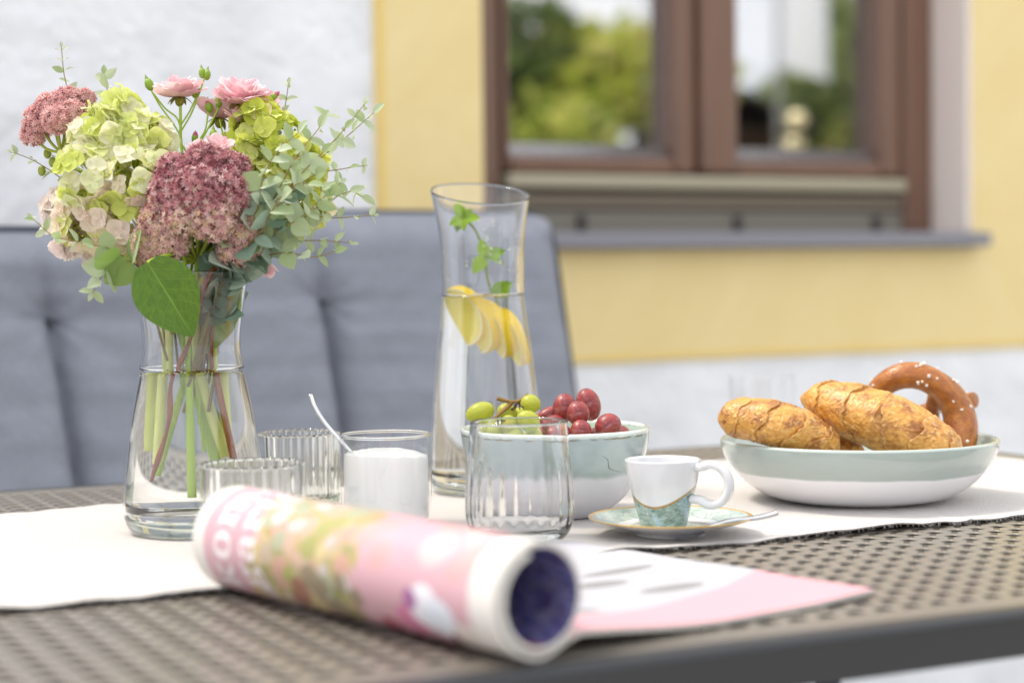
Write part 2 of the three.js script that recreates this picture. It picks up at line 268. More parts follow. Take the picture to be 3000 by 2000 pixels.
// ---------------------------------------------------------------- bench with a tufted back cushion
{
  const b = tableAxes(thing('garden_bench', 'garden bench with a high grey tufted back cushion behind the table', 'bench'));
  const weave = tex(256, 256, (u, v) => 0.5 + 0.22 * Math.sin(u * 2 * PI * 64) * Math.sin(v * 2 * PI * 64) + 0.35 * tileFbm(u, v, 40, 2), { srgb: false, rx: 6, ry: 3 });
  const clothMap = tex(256, 256, (u, v) => { const n = tileFbm(u, v, 8, 3, 6), s = tileFbm(u, v, 90, 2, 2); const g = 1 + 0.10 * n + 0.10 * s; return [0.53 * g, 0.542 * g, 0.578 * g]; }, { rx: 3, ry: 2 });
  const cloth = mat('#ffffff', 0.95, { map: clothMap, bumpMap: weave, bumpScale: 0.0008, sheen: 0.25, sheenRoughness: 0.6 });
  const navy = mat('#2b3140', 0.9), metal = mat('#3a3a3d', 0.45, { metalness: 0.6 });
  const U0 = -0.24, U1 = 1.113, H0 = 0.44, LEAN = 0.27, tufts = [-0.21, 0.12, 0.45, 0.78];
  const topAt = (u) => 0.990 + 0.021 * smoothstep(u, 0.5, 0.85);
  const front = (u, h) => {                                            // how far the padding stands out (m)
    let d = 0; const ed = Math.min(u - U0, U1 - u, topAt(u) - h);
    d -= 0.035 * Math.pow(clamp(1 - ed / 0.04, 0, 1), 2);
    for (const t of tufts) {
      const hs = t < 0.6 ? 0.885 : 0.9035, line = t + (t < 0.6 ? 0.012 : 0.006) * (hs - h) / 0.15, a = Math.abs(u - line), below = h < hs;
      d -= (below ? 0.044 * Math.exp(-a / (u > line ? 0.016 : 0.007)) : 0.026 * Math.exp(-a / 0.02) * smoothstep(h, topAt(u) + 0.02, hs - 0.01));
      const r = Math.hypot(a, (h - hs) * 1.2); d -= 0.006 * Math.exp(-(r * r) / 0.0010);
      d -= 0.0035 * Math.exp(-Math.abs(h - hs) / 0.018) * Math.exp(-a / 0.16);
      const ang = Math.atan2(h - hs, u - line); d += 0.0022 * Math.sin(ang * 9 + t * 7) * Math.exp(-r / 0.05) * smoothstep(r, 0, 0.02);
    }
    return d + 0.0028 * nz(u * 7, h * 26, 2) + 0.0022 * nz(u * 4, h * 50, 5) + 0.005 * nz(u * 4, h * 6, 9);
  };
  const zAt = (h) => -(2.0 + LEAN * (h - TOP));
  const fg = sheet(300, 130, (a, c) => { const u = lerp(U0, U1, a); let h = lerp(H0, topAt(u), c); const cut = Math.max(0, u - (U1 - 0.035)); h = Math.min(h, topAt(u) - 0.035 + Math.sqrt(Math.max(0, 0.035 ** 2 - cut ** 2))); return [u, h, zAt(h) + front(u, Math.min(h, topAt(u))) + 0.0]; });
  const bg = sheet(40, 30, (a, c) => { const u = lerp(U1, U0, a), h0 = lerp(H0, topAt(u), c), cut = Math.max(0, u - (U1 - 0.035)), h = Math.min(h0, topAt(u) - 0.035 + Math.sqrt(Math.max(0, 0.035 ** 2 - cut ** 2))); const e = Math.min(u - U0, U1 - u, topAt(u) - h); return [u, h, zAt(h) - 0.038 - 0.035 * clamp(e / 0.04, 0, 1)]; });
  part('back_cushion', mergeGeometries([fg, bg]), cloth, b);
  const rim = []; for (let h = 0.46; h < 0.97; h += 0.03) rim.push(V3(U1 + 0.001, h, zAt(h) - 0.037)); rim.push(V3(U1 - 0.003, 0.99, zAt(0.99) - 0.037), V3(U1 - 0.014, 1.003, zAt(1.0) - 0.037), V3(U1 - 0.03, 1.0105, zAt(1.01) - 0.037));
  for (let u = 1.04; u > U0; u -= 0.05) rim.push(V3(u, topAt(u) + 0.0005, zAt(topAt(u)) - 0.037));
  part('piping', tube(rim, 0.0045, 160, 8), navy, b);
  part('seat_cushion', moved(box(U1 - U0, 0.07, 0.5, 0.03), (U0 + U1) / 2, 0.43, -1.66), cloth, b);
  for (const u of [U0 + 0.02, U1 - 0.02]) for (const n of [1.45, 1.93]) part('leg', moved(box(0.03, 0.39, 0.03, 0.004), u, 0.195, -n), metal, b);
  part('seat_frame', moved(box(U1 - U0, 0.03, 0.52, 0.005), (U0 + U1) / 2, 0.378, -1.68), metal, b);
  const bf = box(U1 - U0 - 0.06, 0.62, 0.02, 0.005).rotateX(-Math.atan(LEAN)); part('back_frame', moved(bf, (U0 + U1) / 2, 0.68, -2.085), metal, b);
}
// ---------------------------------------------------------------- table of perforated sheet metal
const N0 = 0.784, N1 = 1.687, TU0 = -0.36, TU1 = 1.303;
{
  const t = tableAxes(thing('garden_table', 'grey-brown metal garden table with a square-perforated top', 'table'));
  const fleck = tex(256, 256, (u, v) => 0.5 + 0.8 * tileFbm(u, v, 60, 3), { srgb: false, rx: 6, ry: 6 });
  const top = mat('#8c847a', 0.28, { metalness: 0.2, bumpMap: fleck, bumpScale: 0.0003, clearcoat: 0.3, clearcoatRoughness: 0.35 });
  const edgeM = mat('#303032', 0.38, { metalness: 0.35, clearcoat: 0.3, clearcoatRoughness: 0.3 });
  const S = 0.02, nu = 79, nn = 42, u0 = TU0 + 0.04, z0 = N0 + 0.032;
  // one cell: flat land, rolled lip, wall of the hole; square hole with rounded corners
  const pos = [], idx = [], K = 16;
  const ring = (r, y, cu, cn, p) => { const s = pos.length / 3; for (let i = 0; i < K; i++) { const a = (i + 0.5) / K * 2 * PI - PI * 0.75 + PI / K * 0, c = Math.cos(a), d = Math.sin(a), q = r / Math.pow(Math.abs(c) ** p + Math.abs(d) ** p, 1 / p); pos.push(cu + q * c, y, -(cn + q * d)); } return s; };
  for (let i = 0; i < nu; i++) for (let j = 0; j < nn; j++) {
    const cu = u0 + (i + 0.5) * S, cn = z0 + (j + 0.5) * S, R = [ring(S / 2, 0.0008, cu, cn, 60), ring(0.0070, 0.0007, cu, cn, 5), ring(0.0061, 0.0004, cu, cn, 5), ring(0.0058, 0.0001, cu, cn, 5), ring(0.0058, -0.0005, cu, cn, 5)];
    for (let k = 0; k < R.length - 1; k++) for (let a = 0; a < K; a++) { const b = (a + 1) % K; idx.push(R[k] + a, R[k] + b, R[k + 1] + a, R[k] + b, R[k + 1] + b, R[k + 1] + a); }
  }
  const g = new THREE.BufferGeometry(); g.setAttribute('position', new THREE.Float32BufferAttribute(pos, 3)); g.setIndex(idx);
  const uv = new Float32Array(pos.length / 3 * 2); for (let i = 0; i < uv.length / 2; i++) { uv[2 * i] = pos[3 * i]; uv[2 * i + 1] = pos[3 * i + 2]; } g.setAttribute('uv', new THREE.BufferAttribute(uv, 2));
  g.computeVertexNormals(); g.translate(0, TOP - 0.0008, 0);
  part('perforated_top', g, top, t);
  part('added_dark_panel', moved(new THREE.BoxGeometry(TU1 - TU0 - 0.05, 0.003, N1 - N0 - 0.05), (TU0 + TU1) / 2, TOP - 0.014, -(N0 + N1) / 2), mat('#100f0f', 0.9), t);  // added sheet, no real table part; makes the holes read black
  const U2 = u0 + nu * S, Z2 = z0 + nn * S, lip = (a, b, c, d) => moved(new THREE.PlaneGeometry(b - a, d - c).rotateX(-PI / 2), (a + b) / 2, TOP, -(c + d) / 2);
  part('top_border', mergeGeometries([lip(TU0 + 0.006, TU1 - 0.006, N0 + 0.006, z0), lip(TU0 + 0.006, TU1 - 0.006, Z2, N1 - 0.006), lip(TU0 + 0.006, u0, z0, Z2), lip(U2, TU1 - 0.006, z0, Z2)]), top, t);
  const prof = (len) => { const s = new THREE.Shape(); s.moveTo(0, 0.0005); s.lineTo(-0.004, 0.0005); s.absarc(-0.006, -0.0055, 0.006, PI / 2, PI); s.lineTo(-0.012, -0.024); s.absarc(-0.009, -0.024, 0.003, PI, PI * 1.5); s.lineTo(0.004, -0.027); s.lineTo(0.004, -0.003); s.lineTo(0, 0.0005); return new THREE.ExtrudeGeometry(s, { depth: len, bevelEnabled: false, curveSegments: 8 }); };
  const place = (len, yaw, u, n) => prof(len).rotateY(yaw).translate(u, TOP, -n);
  // profile x runs outwards (negative), extrusion along z
  part('edge_profile', place(TU1 - TU0, PI / 2, TU0, N0 + 0.008).scale(1, 1, 1), edgeM, t);
  part('edge_profile', place(TU1 - TU0, -PI / 2, TU1, N1 - 0.008), edgeM, t);
  part('edge_profile', place(N1 - N0 - 0.02, 0, TU0 + 0.008, N1 - 0.01), edgeM, t);
  part('edge_profile', place(N1 - N0 - 0.02, PI, TU1 - 0.008, N0 + 0.01), edgeM, t);
  const chrome = mat('#30343c', 0.22, { metalness: 0.9 });
  for (const [u, n, du] of [[0.565, N0 + 0.05, 0.03], [TU1 - 0.15, N0 + 0.1, 0.03], [TU0 + 0.15, N1 - 0.1, -0.03], [TU1 - 0.15, N1 - 0.1, 0.03]]) part('leg', tube([V3(u, TOP - 0.02, -n), V3(u + du, 0.36, -n), V3(u + 2 * du, 0.002, -n)], 0.014, 12, 16), chrome, t);
}
// ---------------------------------------------------------------- table runner
{
  const t = tableAxes(thing('table_runner', 'white cotton table runner with frayed edges lying along the table', 'table runner'));
  reseed(5);
  const linen = tex(512, 512, (u, v) => 0.5 + 0.25 * Math.sin(u * 2 * PI * 128) * Math.sin(v * 2 * PI * 128) + 0.5 * tileFbm(u, v, 60, 3), { srgb: false, rx: 10, ry: 4 });
  const m = mat('#d4cfcb', 0.95, { bumpMap: linen, bumpScale: 0.0014, sheen: 0.2 });
  const a0 = -0.42, a1 = 1.265, fN = (u) => 1.064 + 0.006 * nz(u * 6, 3) + 0.0035 * nz(u * 23, 8) + 0.0012 * nz(u * 90, 1), bN = (u) => 1.512 + 0.014 * smoothstep(u, 0.5, 1.0) - 0.022 * smoothstep(u, 0.45, 0.2) + 0.003 * nz(u * 14, 5) + 0.001 * nz(u * 80, 2);
  const crease = (u) => [0.12, 0.52, 0.92].reduce((s, c) => s + 0.0011 * Math.exp(-Math.abs(u - c - 0.002 * nz(u * 3, 7)) / 0.0016), 0);   // ironed fold lines
  const wave = (u, v) => { const e = Math.min(v, 1 - v) * 0.45, lift = smoothstep(e, 0.03, 0); return TOP + 0.0004 + lift * (0.0025 + 0.0035 * nz(u * 9, v * 3) + 0.002 * nz(u * 30, v * 9)) + 0.0005 * Math.max(0, nz(u * 12, v * 7, 3)) + 0.0003 * nz(u * 40, v * 16, 8) + crease(u); };
  const P = (a, v, dy) => { const u = lerp(a0, a1, a) + 0.004 * nz(v * 9, 2) * (a > 0.99 ? 1 : 0); return [u, Math.max(wave(u, v), TOP + 0.0003) + dy, -lerp(fN(u), bN(u), v)]; };
  const topG = sheet(900, 60, (a, v) => P(a, v, 0.0010)), botG = sheet(900, 60, (a, v) => P(1 - a, v, 0)), e1 = sheet(900, 1, (a, v) => P(1 - a, 0, 0.0010 * (1 - v))), e2 = sheet(900, 1, (a, v) => P(a, 1, 0.0010 * (1 - v))), e3 = sheet(60, 1, (a, v) => P(1, 1 - a, 0.0010 * v));
  part('cloth', mergeGeometries([topG, botG, e1, e2, e3]), m, t);
  const th = []; for (let i = 0; i < 1300; i++) { const back = i % 2, u = rr(a0 + 0.05, a1 - 0.002), v = back ? 1 : 0, p = P((u - a0) / (a1 - a0), v, 0.0006), L = rr(0.0015, 0.004) * (back ? -1 : 1); th.push(tube([V3(...p), V3(p[0] + rr(-0.001, 0.001), p[1] - 0.0003, p[2] + L * 0.5), V3(p[0] + rr(-0.002, 0.002), Math.max(TOP + 0.0003, p[1] - 0.002), p[2] + L)], 0.00018, 3, 3)); }
  part('fringe', mergeGeometries(th), m, t).userData.kind = 'stuff';
}

// ---------------------------------------------------------------- glass, ceramics
const glass = (o = {}) => new THREE.MeshPhysicalMaterial({ color: '#ffffff', roughness: 0, metalness: 0, transmission: 1, thickness: 0.003, ior: 1.5, attenuationColor: C('#e6f2e4'), attenuationDistance: 0.06, ...o });
const waterMat = new THREE.MeshPhysicalMaterial({ color: '#ffffff', roughness: 0, transmission: 1, thickness: 0.05, ior: 1.33, attenuationColor: C('#f2f6ea'), attenuationDistance: 0.4 });
const steel = mat('#d6d6d8', 0.14, { metalness: 1 });
// closed vessel: outside profile from the foot up, wall thickness, inside floor height
const vesselProfile = (outer, wall, floor, n = 60) => {
  const o = smooth(outer, n), top = o[o.length - 1], inner = o.filter((p) => p[1] > floor + wall * 1.5).map(([r, y]) => [Math.max(r - wall, 0.001), y]).reverse();
  const last = inner[inner.length - 1], rim = [[top[0] - wall * 0.12, top[1] + wall * 0.38], [top[0] - wall * 0.5, top[1] + wall * 0.52], [top[0] - wall * 0.88, top[1] + wall * 0.38]];
  return [[0, o[0][1]], [o[0][0] * 0.6, o[0][1]], ...o, ...rim, ...inner, [last[0] * 0.96, floor + wall * 0.5], [last[0] * 0.86, floor + wall * 0.08], [last[0] * 0.5, floor], [0, floor]];
};
const fillProfile = (outer, wall, floor, level, n = 60, lap = 0.0003) => {
  const inner = smooth(outer, n).filter((p) => p[1] > floor + wall * 1.5 && p[1] < level).map(([r, y]) => [r - wall + lap, y]), a = inner[0], b = inner[inner.length - 1];
  return [[0, floor - lap], [a[0] * 0.5, floor - lap], [a[0] * 0.86, floor + wall * 0.08 - lap], [a[0] * 0.96, floor + wall * 0.5 - lap], ...inner, [b[0], level - 0.0003], [b[0] - 0.0012, level - 0.0009], [b[0] - 0.004, level - 0.0013], [b[0] * 0.5, level - 0.0014], [0, level - 0.0014]];
};
// the part of a vessel's wall above a height, as a closed ring
const neckProfile = (outer, wall, from, n) => { const o = smooth(outer, n).filter((p) => p[1] > from), top = o[o.length - 1]; return [[o[0][0] - wall, o[0][1]], ...o, [top[0] - wall * 0.12, top[1] + wall * 0.38], [top[0] - wall * 0.5, top[1] + wall * 0.52], [top[0] - wall * 0.88, top[1] + wall * 0.38], ...o.map(([r, y]) => [r - wall, y]).reverse()]; };
const footProfile = (outer, floor, n) => { const o = smooth(outer, n).filter((p) => p[1] < floor).map(([r, y]) => [r - 0.0003, y + 0.0003]), b = o[o.length - 1]; return [[0, o[0][1]], [o[0][0] * 0.6, o[0][1]], ...o, [b[0] - 0.001, floor], [b[0] * 0.6, floor], [0, floor]]; };
const paneMat = (ior = 1.5, c = '#ffffff') => new THREE.MeshPhysicalMaterial({ color: C(c), roughness: 0, transmission: 1, thickness: 0, ior, side: THREE.DoubleSide });
// vase
const VASE = on(-0.2422, 1.365), vaseOuter = [[0.0445, 0.0004], [0.0475, 0.0018], [0.0505, 0.006], [0.0525, 0.0125], [0.0530, 0.025], [0.0507, 0.054], [0.0460, 0.0897], [0.0394, 0.1225], [0.0368, 0.138], [0.0372, 0.152], [0.0405, 0.176], [0.0442, 0.1958]];
{
  const t = thing('glass_vase', 'waisted clear glass vase of water holding the bouquet', 'vase', VASE);
  part('vessel', revolve(vesselProfile(vaseOuter.filter((q) => q[1] < 0.13), 0.0019, 0.0125, 70).filter((q) => q[1] < 0.1222).slice(0, -4), 128), paneMat(), t);
  part('neck', revolve(neckProfile(vaseOuter, 0.0019, 0.1222, 120), 128), glass(), t);
  part('foot', revolve(footProfile(vaseOuter, 0.0124, 70), 128), glass({ attenuationDistance: 0.14 }), t);
  part('water', revolve(fillProfile(vaseOuter, 0.0019, 0.0125, 0.1225, 70), 128), waterMat, t);
}
// carafe with an obliquely cut mouth
const CARAFE = on(-0.0235, 1.594), carafeOuter = [[0.040, 0.0004], [0.0455, 0.0012], [0.049, 0.0055], [0.0503, 0.014], [0.0497, 0.035], [0.0478, 0.062], [0.0450, 0.097], [0.0412, 0.130], [0.0386, 0.150], [0.0362, 0.172], [0.0360, 0.190], [0.0374, 0.2226], [0.0405, 0.245], [0.0438, 0.2625]];
{
  const t = thing('glass_carafe', 'tall clear glass carafe with an oblique mouth, half full of water with lemon', 'carafe', CARAFE);
  t.rotation.z = 0.008;
  const cut = (th, r, y) => { const k = smoothstep(y, 0.195, 0.2625), d = -Math.cos(th) * 0.0105 - Math.sin(th) * 0.0038; return [r + k * d * 0.22, y + k * d]; };
  const facet = (th, r, y, i) => { const [a, b] = cut(th, r, y); return [a, b]; };
  part('vessel', revolve(vesselProfile(carafeOuter.filter((q) => q[1] < 0.18), 0.0016, 0.011, 80).filter((q) => q[1] < 0.1736).slice(0, -4), 128), paneMat(), t);
  part('neck', revolve(neckProfile(carafeOuter, 0.0016, 0.1736, 140), 128, facet), glass({ attenuationColor: C('#eaf1ee') }), t);
  part('foot', revolve(footProfile(carafeOuter, 0.0109, 80), 128), glass({ attenuationColor: C('#eaf1ee') }), t);
  part('water', revolve(fillProfile(carafeOuter, 0.0016, 0.011, 0.174, 80), 128), waterMat, t);
  // droplets clinging to the inside
  reseed(77); const drops = [];
  const rIn = (y) => { const s = smooth(carafeOuter, 80); for (let i = 1; i < s.length; i++) if (s[i][1] >= y && s[i - 1][1] > 0.1) return s[i][0] - 0.0016; return 0.036; };
  for (let i = 0; i < 46; i++) { const y = rr(0.185, 0.252), th = rr(-1.6, 1.6) + (i % 3 ? 0 : PI), r = rIn(y) - 0.0002, s = rr(0.0005, 0.0013); const [q, yy] = cut(th, r, y); drops.push(ball(s, s * rr(1, 1.5), s, 8, 6).translate(q * Math.sin(th), yy, q * Math.cos(th))); }
  const d = part('droplets', mergeGeometries(drops), waterMat, t); d.userData.kind = 'stuff';
}
// lemon: half slices standing askew in the water
{
  const slice = (R, th) => {                                           // half disc in the xy plane, straight edge along y, thickness along z
    const n = 22, ring = (r, z) => Array.from({ length: n + 1 }, (_, i) => [r * Math.sin(i / n * PI), r * Math.cos(i / n * PI), z]);
    const fl = (z, s) => sheet(n, 10, (u, v) => { const a = u * PI, r = R * 0.93 * v, seg = Math.abs(((u * 4.5) % 1) - 0.5); return [r * Math.sin(a) + 0.0002, r * Math.cos(a), z + s * 0.0004 * (seg > 0.42 ? -1 : 1) * v * nz(u * 20, v * 30) - s * (seg > 0.44 ? 0.0003 : 0)]; });
    const flesh = mergeGeometries([fl(th / 2 - 0.0002, 1), fl(-th / 2 + 0.0002, -1), sheet(1, 1, (u, v) => [0, (v - 0.5) * 2 * R * 0.93, (u - 0.5) * th * 0.96])]);
    const pith = mergeGeometries([sheet(n, 1, (u, v) => { const a = u * PI, r = R * lerp(0.925, 0.975, v); return [r * Math.sin(a), r * Math.cos(a), th / 2]; }), sheet(n, 1, (u, v) => { const a = u * PI, r = R * lerp(0.925, 0.975, v); return [r * Math.sin(a), r * Math.cos(a), -th / 2]; })]);
    const rind = sheet(n, 8, (u, v) => { const a = u * PI, b = (v - 0.5) * PI, r = R * (0.972 + 0.028 * Math.cos(b)) + 0.0002 * nz(u * 60, v * 14); return [r * Math.sin(a), r * Math.cos(a), th / 2 * Math.sin(b)]; });
    return { flesh, pith, rind };
  };
  const fm = mat('#ffee74', 0.4), pm = mat('#fff8d8', 0.6), rm = mat('#ffd800', 0.45);
  const S = slice(0.0282, 0.0096), lab = ['leftmost lemon slice in the carafe, its tip above the water line', 'second lemon slice from the left in the carafe', 'third lemon slice from the left in the carafe', 'rightmost and lowest lemon slice in the carafe'];
  // x, h, z of the middle; lean in the picture plane; turn about the upright
  [[-0.0200, 0.1545, -0.004, -0.42, -0.78], [-0.0090, 0.1480, -0.006, -0.38, -0.98], [0.0020, 0.1430, -0.008, -0.44, -1.04], [0.0110, 0.1350, -0.010, -0.48, -0.90]].forEach(([x, h, z, lean, turn], i) => {
    const t = thing('lemon_slice', lab[i], 'lemon slice', CARAFE.clone().add(V3(x, h, z)), 0, 'lemon slices in the carafe');
    t.rotation.set(0, turn, 0); const w = new THREE.Quaternion().setFromAxisAngle(V3(0, 0, 1), -lean); t.quaternion.premultiply(w);
    part('flesh', S.flesh, fm, t); part('pith', S.pith, pm, t); part('rind', S.rind, rm, t);
  });
}
// leaves with a folded midrib; long axis +y, face +z
function leafGeo(L, W, { fold = 0.12, droop = 0.15, serr = 0, tip = 1.0, n = 14, m = 8, base = 0.06, quilt = 0 } = {}) {
  return sheet(m, n, (u, v) => {
    const s = (u - 0.5) * 2, prof = Math.pow(Math.sin(PI * Math.pow(lerp(base * 0.3, 1, v), 0.82 * tip)), 0.8) || 0, w = W * 0.5 * Math.max(prof, v < 0.02 ? base : 0) * (1 + serr * Math.sin(v * n * PI) * Math.abs(s) ** 4);
    return [s * w, L * v * (1 - droop * 0.2 * v), Math.abs(s) * w * fold * 2 - droop * L * v * v + quilt * Math.sin(v * 26 + Math.abs(s) * 5) * Math.abs(s) * (1 - Math.abs(s) * 0.3)];
  });
}
const aim = (o, p, dir, up = V3(0, 0, 1), roll = 0) => {               // puts local +y along dir, local +z as near as can be to up
  const y = dir.clone().normalize(), z = up.clone().addScaledVector(y, -up.dot(y)).normalize(), x = y.clone().cross(z);
  o.position.copy(p); o.quaternion.setFromRotationMatrix(new THREE.Matrix4().makeBasis(x, y, z)); if (roll) o.rotateY(roll); return o;
};
// mint sprig rising out of the carafe's water
{
  reseed(31);
  const D = 1.594, t = thing('mint_sprig', 'sprig of fresh mint standing in the carafe above the lemon', 'mint'), P = (x, y, d = 0) => spot(x, y, D + d);
  const sm = mat('#7f8f2c', 0.5), lm = [mat('#86ad14', 0.95, { clearcoat: 0.2, clearcoatRoughness: 0.4, transmission: 0.35, thickness: 0 }), mat('#a0c81c', 0.95, { clearcoat: 0.2, clearcoatRoughness: 0.4, transmission: 0.4, thickness: 0 }), mat('#7d9c34', 0.95, { clearcoat: 0.2, clearcoatRoughness: 0.4, transmission: 0.3, thickness: 0 })];
  part('stem', tube([P(1140, 720), P(1128, 668), P(1118, 630), P(1115, 592), P(1100, 545), P(1086, 520), P(1062, 500)], 0.0011, 24, 7), sm, t);
  const G = leafGeo(0.019, 0.0125, { serr: 0.14, quilt: 0.0007, droop: 0.3, n: 18 });
  const put = (x, y, dx, dy, dz, s, m, up = V3(0, 0.3, 1)) => { const l = part('leaf', G, m, t); aim(l, P(x, y), V3(dx, -dy, dz), up); l.scale.setScalar(s * 0.88); };
  put(1115, 588, -0.75, 0.9, 0.35, 1.15, lm[1]); put(1115, 588, -0.2, -0.7, 0.5, 1.0, lm[1], V3(0, -0.2, 1)); put(1118, 590, 0.9, -0.4, 0.3, 1.05, lm[0]); put(1118, 592, 1, 0.15, -0.3, 1.2, lm[2], V3(0.2, 1, 0.6));
  put(1130, 680, 1.0, -0.75, 0.2, 1.35, lm[0]); put(1128, 676, 0.5, -0.2, -0.6, 0.8, lm[2]);
  put(1066, 500, -0.55, -0.95, 0.1, 0.95, lm[0]); put(1064, 502, -0.9, 0.3, 0.5, 0.85, lm[1]); put(1068, 502, 0.8, -0.1, 0.5, 0.85, lm[1]); put(1062, 500, 0.1, 0.8, 0.6, 0.75, lm[1], V3(0, 0.8, 1)); put(1066, 498, 0.4, -0.5, 0.7, 0.7, lm[0]); put(1060, 500, -0.4, 0.9, 0.1, 0.8, lm[2]);
}
// three tumblers and a sugar glass
function ribbed(label, p, R, H, ribs, o) {
  const t = thing('ribbed_glass', label, 'glass', p, 0, 'small ribbed glasses');
  const outer = [[R * 0.86, 0.0004], [R * 0.93, 0.0018], [R * 0.965, 0.006], [R * 0.975, H * 0.4], [R * 0.985, H * 0.75], [R * 0.99, H - 0.0012]];
  const prof = vesselProfile(outer, 0.0026, 0.0075, 36), nOut = 2 + 37 + 1;
  part('vessel', revolve(prof, ribs * 10, (th, r, y, i) => { const k = smoothstep(y, 0.002, 0.008) * (i <= nOut + 1 ? 1 : 0); return [r + k * 0.0011 * (Math.abs(Math.cos(th * ribs / 2)) * 2 - 1.25), y]; }), glass(o), t);
}
ribbed('blurred ribbed glass right behind the rolled magazine', on(-0.181, 1.25), 0.0366, 0.0635, 30, { attenuationColor: C('#e6f0e0'), attenuationDistance: 0.08 });
ribbed('ribbed glass between the vase and the sugar glass', on(-0.179, 1.50), 0.0343, 0.0625, 34, { attenuationColor: C('#dfead4'), attenuationDistance: 0.06 });
{
  const p = on(-0.098, 1.385), t = thing('sugar_glass', 'smooth straight glass tumbler filled with white sugar', 'glass', p);
  const outer = [[0.0305, 0.0004], [0.0330, 0.0015], [0.0345, 0.005], [0.0350, 0.03], [0.0352, 0.0695]];
  part('vessel', revolve(vesselProfile(outer, 0.0022, 0.006, 40), 96), paneMat(), t);
  part('rim', moved(new THREE.TorusGeometry(0.0341, 0.0012, 12, 96).rotateX(PI / 2), 0, 0.0698, 0), glass({ attenuationColor: C('#dcebd9'), attenuationDistance: 0.05 }), t);
  const s = thing('sugar', 'white granulated sugar heaped in the smooth glass tumbler', 'sugar', p); s.userData.kind = 'stuff';
  const lvl = (x, z) => 0.0555 + 0.0035 * (1 - (x * x + z * z) / 0.0325 ** 2) - 0.08 * x * 0.9 * smoothstep(x, 0.0, 0.03) + 0.0012 * nz(x * 160, z * 160, 1) + 0.0004 * nz(x * 900, z * 900, 4);
  const body = sheet(96, 70, (u, v) => { const th = (u - 0.5) * 2 * PI; if (v < 0.35) { const y = lerp(0.0062, 0.05, v / 0.35); return [0.0323 * Math.sin(th), y, 0.0323 * Math.cos(th)]; } const r = 0.0323 * (1 - (v - 0.35) / 0.65), x = r * Math.sin(th), z = r * Math.cos(th); return [x, lvl(x, z), z]; }, true);
  const grain = tex(256, 256, (u, v) => 0.5 + 0.9 * tileFbm(u, v, 90, 3), { srgb: false, rx: 8, ry: 4 });
  part('heap', outward(body), mat('#fbf9f5', 0.85, { bumpMap: grain, bumpScale: 0.0004 }), s);
}
// clear tumbler, wider towards the foot, fluted inside
{
  const t = thing('water_tumbler', 'clear tapered tumbler standing in front of the fruit bowl', 'glass', on(0.0042, 1.30));
  const outer = [[0.0285, 0.0004], [0.0325, 0.0022], [0.0368, 0.0085], [0.0392, 0.018], [0.0396, 0.028], [0.0388, 0.044], [0.0368, 0.066], [0.0350, 0.0855]];
  const prof = vesselProfile(outer, 0.0018, 0.009, 60), nOut = 2 + 61 + 1;
  part('vessel', revolve(prof, 240, (th, r, y, i) => [r + (i > nOut ? 0.00045 * Math.cos(th * 24) * smoothstep(y, 0.0655, 0.045) * smoothstep(y, 0.011, 0.02) : 0), y]), glass({ attenuationColor: C('#eef3f0'), attenuationDistance: 0.08 }), t);
}
{
  const t = thing('far_tumbler', 'blurred clear tumbler standing far behind the bread bowl', 'glass', on(0.257, 1.86));
  part('vessel', revolve(vesselProfile([[0.027, 0.0004], [0.031, 0.004], [0.033, 0.02], [0.0345, 0.083]], 0.0016, 0.008, 30), 64), paneMat(1.5), t);
}
// spoons
function spoon(label, pts, parent = scene, rA = 0.0016, bowl) {
  const t = thing('teaspoon', label, 'spoon');
  const n = pts.length - 1, end = pts[n], dir = end.clone().sub(pts[n - 1]).normalize();
  part('handle', tube(pts, (s, a) => rA * (0.55 + 0.9 * Math.abs(Math.cos(a))) * (1 + 0.5 * (1 - s) * (s < 0.3 ? 1 : 0.6)), 40, 12), steel, t);
  const b = part('bowl', sheet(16, 20, (u, v) => { const s = (u - 0.5) * 2, w = 0.0125 * Math.pow(Math.sin(PI * clamp(v * 0.97 + 0.03, 0, 1)), 0.6); return [s * w, v * 0.036, -0.006 * Math.sin(PI * v) * (1 - s * s)]; }), steel, t);
  aim(b, end, dir, V3(0, 1, 0.2)); return t;
}
spoon('teaspoon stuck upright in the sugar', [spot(713, 906, 1.40), spot(722, 932, 1.398), spot(740, 962, 1.394), spot(765, 993, 1.39), spot(790, 1020, 1.386), spot(808, 1040, 1.384)]);
